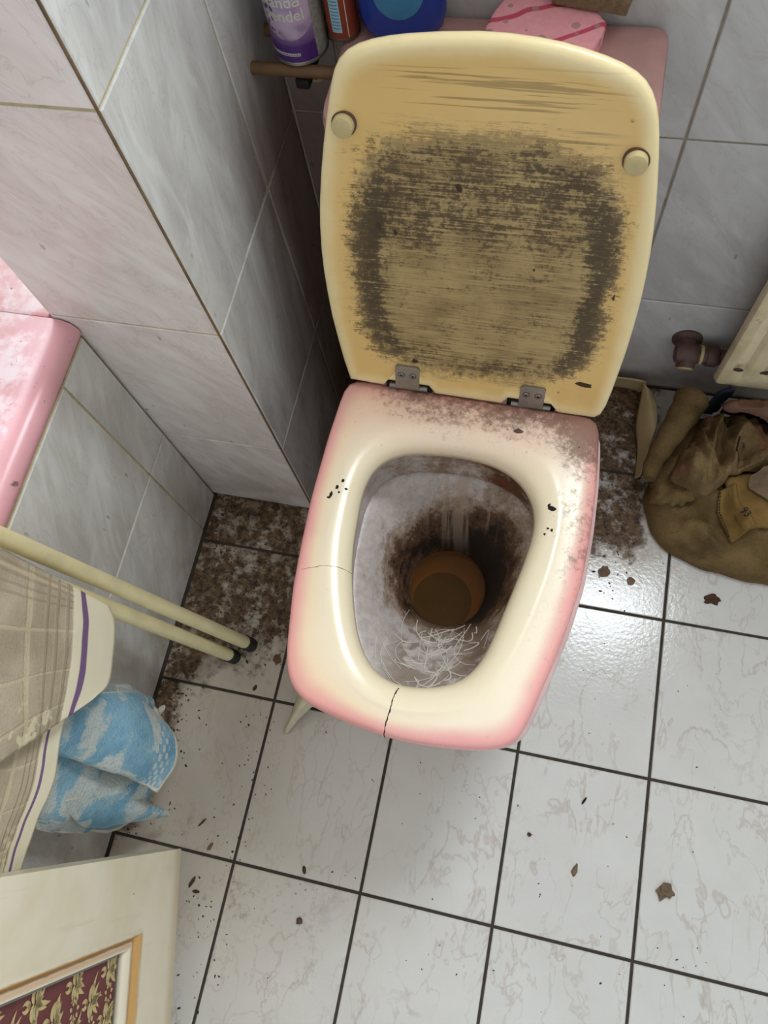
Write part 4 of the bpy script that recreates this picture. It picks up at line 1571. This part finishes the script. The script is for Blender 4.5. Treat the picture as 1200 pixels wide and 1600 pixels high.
for i, inw in enumerate([(0, 1), (-1, 0), (0, -1), (1, 0)]):
    v_, f_, at_ = mould(cs[i], cs[(i + 1) % 4], inw)
    mesh('moulding', [(DM @ Vector(q))[:] for q in v_], f_, MT['gilt'], door, attr=at_)
m = MB(); m.box((sx, rz, -.020), (DW - sx, DH - .12, -.0085), 0, DM)
panel = m.build('brocade_panel', MT['maroon'], door, smooth=False)
m = MB()
PZ = -.0080
def leaf(mb, x, y, L, w, a, bend=0.0):
    n = 9
    poly, side = [], []
    for i in range(n + 1):
        t = i / n
        wd = w * math.sin(math.pi * min(1, t ** .75)) * (1 - .25 * t) + .0003
        aa = a + bend * t
        cx = x + sum(L / n * math.cos(a + bend * (q / n)) for q in range(i))
        cy = y + sum(L / n * math.sin(a + bend * (q / n)) for q in range(i))
        poly.append((cx - wd * math.sin(aa), cy + wd * math.cos(aa)))
        side.append((cx + wd * math.sin(aa), cy - wd * math.cos(aa)))
    v_ = [(DM @ Vector((p_[0], p_[1], PZ)))[:] for p_ in poly + side]
    mb.add(v_, [(i, i + 1, n + 2 + i, n + 1 + i) for i in range(n)])
R2 = random.Random(5)
for gx in range(5):
    for gy in range(9):
        x0, y0_ = ix + .014 + gx * .050 + (gy % 2) * .025, iz + .018 + gy * .043
        if x0 > DW - sx - .05 or y0_ > DH - .2: continue
        for q in range(7):                         # palmette of curling leaves
            aa = math.radians(-180 + q * 30 + R2.uniform(-8, 8))
            leaf(m, x0 + R2.uniform(-.002, .002), y0_, R2.uniform(.018, .030), .0032, aa, R2.uniform(-1.2, 1.2))
        for sgn in (-1, 1):
            leaf(m, x0, y0_ + .004, .026, .0034, math.radians(90 + sgn * 50), sgn * 2.8)
            leaf(m, x0 + sgn * .004, y0_ + .012, .018, .0030, math.radians(90 + sgn * 80), -sgn * 2.2)
            leaf(m, x0 + sgn * .005, y0_ - .004, .014, .0036, math.radians(90 + sgn * 100), sgn * 1.5)
        for q in range(7):
            a5 = q * math.pi * 2 / 7
            leaf(m, x0 + .025 + .0055 * math.cos(a5), y0_ + .0055 * math.sin(a5), .006, .0022, a5, .3)
o = m.build('brocade_print', MT['gold'], panel, smooth=False); o['kind'] = 'stuff'
m = MB()
for (a0, b0, a1, b1) in [(ix - .001, iz - .001, ix + .003, DH - .14), (ix, iz - .001, DW - sx - .03, iz + .002)]:
    m.box((a0, b0, -.0085), (a1, b1, -.0066), 0, DM)
m.build('panel_bead', MT['steel'], door)

# ------------------------------------------------------------------ things on the cistern and the little shelf
sh = empty('wooden_shelf', (.02, .885, .679), 'stained wooden dowel shelf between the column and the cistern', 'shelf')
for y in (.856, .914):
    m = MB(); m.tube((PX, y, .679), (TX0 + .001, y, .679), .0068, 18)
    m.build('dowel', MT['wood'], sh)
m = MB(); m.box((.030, .850, .660), (.046, YB, .672), .003)
m.build('bracket', MT['darkgap'], sh)
ZS = .6860

cc = (.034, .882, ZS)
can = empty('spray_can', cc, 'purple lavender air freshener spray can on the wooden shelf', 'spray can')
Mc = Matrix.Translation(cc)
m = MB(); m.lathe([(.0255, 0), (.0285, .002), (.0295, .005), (.0295, .150), (.027, .158), (.020, .165), (.012, .168)], 48)
o = m.build('can_body', MT['can'], can, mw=Matrix.Translation(cc) @ Matrix.Rotation(math.radians(8), 4, 'Z'))
m = MB(); m.lathe([(.0265, -.0002), (.0300, .0018), (.0300, .0045), (.0295, .0055)], 48, Mc, cap=False)
m.build('bottom_rim', MT['steel'], can)
m = MB(); m.lathe([(.0165, .166), (.0165, .195), (.014, .200), (.001, .201)], 32, Mc)
m.build('cap', MT['white'], can)
def wrap(r, a0, z0):
    def fn(x, y):
        a = a0 + x / r
        return (cc[0] + r * math.cos(a), cc[1] + r * math.sin(a), cc[2] + z0 + y)
    return fn
A0 = math.radians(-88)
text_on('lavandă', .0165, wrap(.0298, A0 - .22, .0665), 'lettering', MT['print_'], can, .0002)
text_on('lavendel', .0165, wrap(.0298, A0 - .22, .0520), 'lettering', MT['print_'], can, .0002)
m = MB()
for a in np.linspace(-1.05, .25, 22):
    aa = A0 + a
    for z, w in ((.0155, .0009), (.0135, .0006)):
        p_ = [(cc[0] + .0297 * math.cos(aa + q), cc[1] + .0297 * math.sin(aa + q), cc[2] + z + w * s) for q, s in ((-.022, -1), (.022, -1), (.022, 1), (-.022, 1))]
        m.add(p_, [(0, 1, 2, 3)])
m.build('small_print', MT['print_'], can, smooth=False)
m = MB()
v_ = []
for z in (.006, .148):
    v_ += [(cc[0] + .02965 * math.cos(a), cc[1] + .02965 * math.sin(a), cc[2] + z) for a in np.linspace(A0 + .92, A0 + 1.75, 14)]
m.add(v_, [(i, i + 1, 15 + i, 14 + i) for i in range(13)])
m.build('side_text_panel', MT['canside'], can)

c2 = (.0825, .890, .7003)
bc = empty('russet_can', c2, 'russet brown spray can with pale blue label between the purple can and the blue bottle', 'spray can')
m = MB(); m.lathe([(.0135, 0), (.0160, .002), (.0168, .006), (.0168, .150), (.015, .160), (.012, .168), (.012, .185), (.001, .186)], 40, Matrix.Translation(c2))
m.build('can_body', MT['brownplastic'], bc)
m = MB(); m.lathe([(.0145, -.0001), (.0173, .0018), (.0173, .0045), (.0167, .0055)], 40, Matrix.Translation(c2), cap=False)
m.build('bottom_rim', MT['pipe'], bc)
def cpatch(name, a0, a1, z0, z1, mat, r=.01695, n=10):
    v_ = []
    for z in (z0, z1):
        v_ += [(c2[0] + r * math.cos(a), c2[1] + r * math.sin(a), c2[2] + z) for a in np.linspace(a0, a1, n)]
    return mesh(name, v_, [(i, i + 1, n + i + 1, n + i) for i in range(n - 1)], mat, bc)
r_ = math.radians
cpatch('barcode_label', r_(-115), r_(-78), .012, .050, MT['paper'])
for q in range(9):
    cpatch('label_line', r_(-111), r_(-82), .016 + q * .0036, .0172 + q * .0036, MT['teal'], .0170, 6)
cpatch('emblem_border', r_(-118), r_(-80), .060, .095, MT['cream'], .0170)
cpatch('emblem', r_(-115), r_(-83), .063, .092, MT['red'], .0171)
cpatch('seam_stripe', r_(-58), r_(-55), .006, .148, MT['cream'], .0170, 3)

c3 = (.1475, .894, .7003)
bb = empty('detergent_bottle', c3, 'blue oval plastic bottle standing on the left of the cistern', 'bottle')
Mb = Matrix.Translation(c3) @ Matrix.Rotation(r_(6), 4, 'Z') @ Matrix.Diagonal((1.0, .60, 1, 1))
m = MB(); m.lathe([(.022, 0), (.033, .003), (.041, .011), (.0445, .024), (.046, .05), (.048, .13), (.044, .155), (.03, .175), (.016, .182), (.016, .20)], 48, Mb)
m.build('bottle_body', MT['blueplastic'], bb)
m = MB(); m.lathe([(.018, .2), (.018, .225), (.001, .226)], 32, Mb)
m.build('cap', MT['white'], bb)
v_ = [(0, 0)] + [(q * math.cos(t), q * math.sin(t)) for q in (.35, .7, 1) for t in np.linspace(0, 2 * math.pi, 32, endpoint=False)]
fn = lambda a, b: (Mb @ Vector((.0488 * math.sin(a * .55), -.0488 * math.cos(a * .55), .062 + b * .026)))[:]
mesh('label', [fn(*q) for q in v_], [(0, 1 + i, 1 + (i + 1) % 32) for i in range(32)] + [(r0 + i, r0 + 32 + i, r0 + 32 + (i + 1) % 32, r0 + (i + 1) % 32) for r0 in (1, 33) for i in range(32)], MT['teal'], bb)

sp = [tuple(atz(u, v_, .715)[:2]) for u, v_ in [(757, 52), (772, 24), (790, 2), (812, -22), (850, -34), (900, -12), (930, 20), (947, 44), (940, 62), (926, 84), (905, 95), (850, 95), (780, 80)]]
m = MB(); m.prism(sp, .7003, .722, .004, None, 3)
tag(m.build('sponge', MT['sponge']), 'pink patterned sponge with wavy stripes on the cistern behind the lid', 'sponge')
q0_, q1_ = atz(976, 29, .7245), atz(926, 18, .7245)
dx_ = (q0_ - q1_)[:2] / np.linalg.norm((q0_ - q1_)[:2])
th_ = math.atan2(dx_[1], dx_[0])
Mp = Matrix.Translation((q0_[0], q0_[1], 0)) @ Matrix.Rotation(th_ + .06, 4, 'Z')
m = MB(); m.box((-.075, .002, .7243), (.001, .036, .752), .0025, Mp)
tag(m.build('scouring_block', MT['pumice']), 'grey brown scouring block lying behind the pink sponge', 'block')

c = aty(492, 118, YB - .004)
pg = empty('wall_plate', tuple(c), 'small round wall plate with a cross screw behind the spray cans', 'plate')
Mw = Matrix.Translation((c[0], YB - .0005, c[2])) @ Matrix.Rotation(r_(90), 4, 'X')
m = MB(); m.lathe([(.011, 0), (.011, .002), (.009, .003), (.001, .0032)], 24, Mw); m.build('plate', MT['bumper'], pg)
m = MB(); m.lathe([(.0052, .003), (.0052, .0040), (.0044, .0040)], 20, Mw, cap=False)
m.box((-.004, -.0007, .003), (.004, .0007, .0042), 0, Mw); m.box((-.0007, -.004, .003), (.0007, .004, .0042), 0, Mw)
m.build('screw_cross', MT['ink'], pg)


# ------------------------------------------------------------------ debris on the floor
def lump(name, u, v_, s, label, mat, sq=(1, 1), h=.5, rot=0.0, cat='debris', spiky=.5, group=None):
    c_ = atz(u, v_, .002)
    bm = bmesh.new()
    bmesh.ops.create_icosphere(bm, subdivisions=2, radius=1)
    sd = rnd.random() * 50
    for q in bm.verts:
        k_ = 1 + spiky * noise.noise(q.co * 1.7 + Vector((sd, 0, 0))) + spiky * .5 * noise.noise(q.co * 4 + Vector((0, sd, 0)))
        p_ = q.co * k_
        p_ = Vector((p_.x * s * sq[0], p_.y * s * sq[1], max(p_.z, -.5) * s * h + s * h * .5))
        q.co = Matrix.Rotation(rot, 3, 'Z') @ p_ + Vector((c_[0], c_[1], 0.0004))
    me = bpy.data.meshes.new(name)
    bm.to_mesh(me); bm.free()
    o_ = link(name, me, mat)
    return tag(o_, label, cat, group or GROUPS.get(name))


GROUPS = {'lint_clump': 'lint clumps on the floor', 'dark_sliver': 'dark slivers on the floor', 'dried_leaf_bit': 'dry leaf bits on the floor',
          'plaster_bit': 'plaster crumbs along the foot of the column', 'dried_drop': 'dried drops beside the toilet'}
lump('lint_clump', 1040, 1394, .010, 'brown lint clump on the floor near the right edge', MT['crumb2'], (1.2, .9), .55, .3, spiky=.9)
lump('lint_clump', 898, 1360, .006, 'small grey lint tuft left of the brown lint clump on the floor', MT['crumb2'], (.6, 1.5), .4, -.3, spiky=.9)
lump('dark_flake', 1114, 937, .011, 'dark wine brown flake on the tile in front of the rag heap', MT['crumb'], (1.1, .8), .12, 0, spiky=.9)
lump('brown_pellet', 827, 1304, .003, 'tiny brown pellet below the front right of the toilet', MT['crumb'], (1, 1), .8)
lump('dark_sliver', 913, 1251, .005, 'thin black sliver on the floor right of the toilet front', MT['darkgap'], (.35, 1.3), .4, -.5, spiky=.2)
lump('dark_sliver', 300, 1378, .007, 'larger of the two brown slivers beside the door bottom', MT['crumb'], (.4, 1.3), .3, -.35, spiky=.2)
lump('dark_sliver', 306, 1393, .005, 'smaller flat brown sliver just below its larger fellow by the door', MT['crumb'], (1.2, .5), .3, .1, spiky=.2)
lump('dried_leaf_bit', 328, 1323, .006, 'grey brown leaf bit above the floor joint beside the blue towel', MT['crumb2'], (.5, 1.1), .3, -.5, spiky=.3)
lump('dried_leaf_bit', 475, 1359, .0055, 'small brown leaf bit on the tile below the seat crack', MT['crumb'], (.5, 1.1), .3, .4, spiky=.3)
lump('dried_leaf_bit', 398, 1075, .005, 'small brown leaf bit above the floor joint left of the seat', MT['crumb'], (.6, 1.0), .3, -.3, spiky=.3)
lump('rusty_crumb', 468, 1439, .005, 'rusty crumb on the lower middle floor tile', MT['pipe'], (1, .9), .5, 0, spiky=.7)
lump('dried_leaf_bit', 316, 1285, .006, 'long thin brown twig right of the blue towel corner', MT['crumb'], (.25, 1.5), .3, -.6, spiky=.3)
lump('amber_drop', 433, 1030, .008, 'amber brown dried drop left of the seat on the grimy tile', MT['wood'], (.9, 1), .3, 0, spiky=.6)
lump('tissue_scrap', 252, 1110, .008, 'white tissue scrap on the floor between bath panel and blue towel', MT['white'], (.5, 1.2), 1.0, -.2, spiky=.8)
lump('plaster_bit', 345, 783, .007, 'leftmost of the plaster crumbs in the corner under the column', MT['crumb2'], (1, .8), .8, 0)
lump('plaster_bit', 395, 788, .009, 'widest of the plaster crumbs along the foot of the column', MT['crumb2'], (1.6, .7), .7, 0)
lump('plaster_bit', 432, 793, .006, 'plaster crumb at the column foot nearest the toilet', MT['crumb'], (1.2, .8), .8, 0)
lump('dried_drop', 986, 908, .007, 'round dried grey drop on the wet-looking tile right of the toilet', MT['crumb2'], (1, 1), .15, 0, spiky=.2)
lump('dried_drop', 945, 893, .010, 'blurred brown stain crust beside the toilet, left of the round drop', MT['crumb2'], (1, .9), .1, 0, spiky=.7)

# uncountable crumbs
m = MB()
def crumb(x, y, s):
    n_ = 5
    a0 = rnd.uniform(0, 6)
    st, el = rnd.uniform(.5, 1.6), rnd.uniform(.4, 1)
    ca_, sa_ = math.cos(a0), math.sin(a0)
    base_ = []
    for i in range(n_):
        t = 2 * math.pi * i / n_
        px_, py__ = s * st * math.cos(t) * rnd.uniform(.6, 1.2), s * el * math.sin(t) * rnd.uniform(.6, 1.2)
        base_.append((x + px_ * ca_ - py__ * sa_, y + px_ * sa_ + py__ * ca_, .0002))
    m.add(base_ + [(x, y, s * .6)], [(i, (i + 1) % n_, n_) for i in range(n_)])
for _ in range(420):
    crumb(PNX + .008 + abs(rnd.gauss(0, .035)), rnd.uniform(.0, .585), abs(rnd.gauss(.0012, .0007)) + .0005)
for _ in range(420):
    crumb(rnd.uniform(-.2, .12), rnd.uniform(.3, .585), abs(rnd.gauss(.0013, .0008)) + .0005)
for _ in range(220):
    crumb(rnd.uniform(.40, .54), rnd.uniform(.50, .90), abs(rnd.gauss(.0013, .0008)) + .0005)
for _ in range(90):
    crumb(rnd.uniform(-.06, .02), rnd.uniform(-.22, .25), abs(rnd.gauss(.0010, .0005)) + .0004)
for _ in range(120):
    crumb(rnd.uniform(-.05, .7), rnd.uniform(-.25, .45), abs(rnd.gauss(.0009, .0004)) + .0004)
o = m.build('floor_crumbs', MT['crumb'], smooth=False)
tag(o, 'scattered dark crumbs and grit on the floor tiles', 'crumbs', kind='stuff')
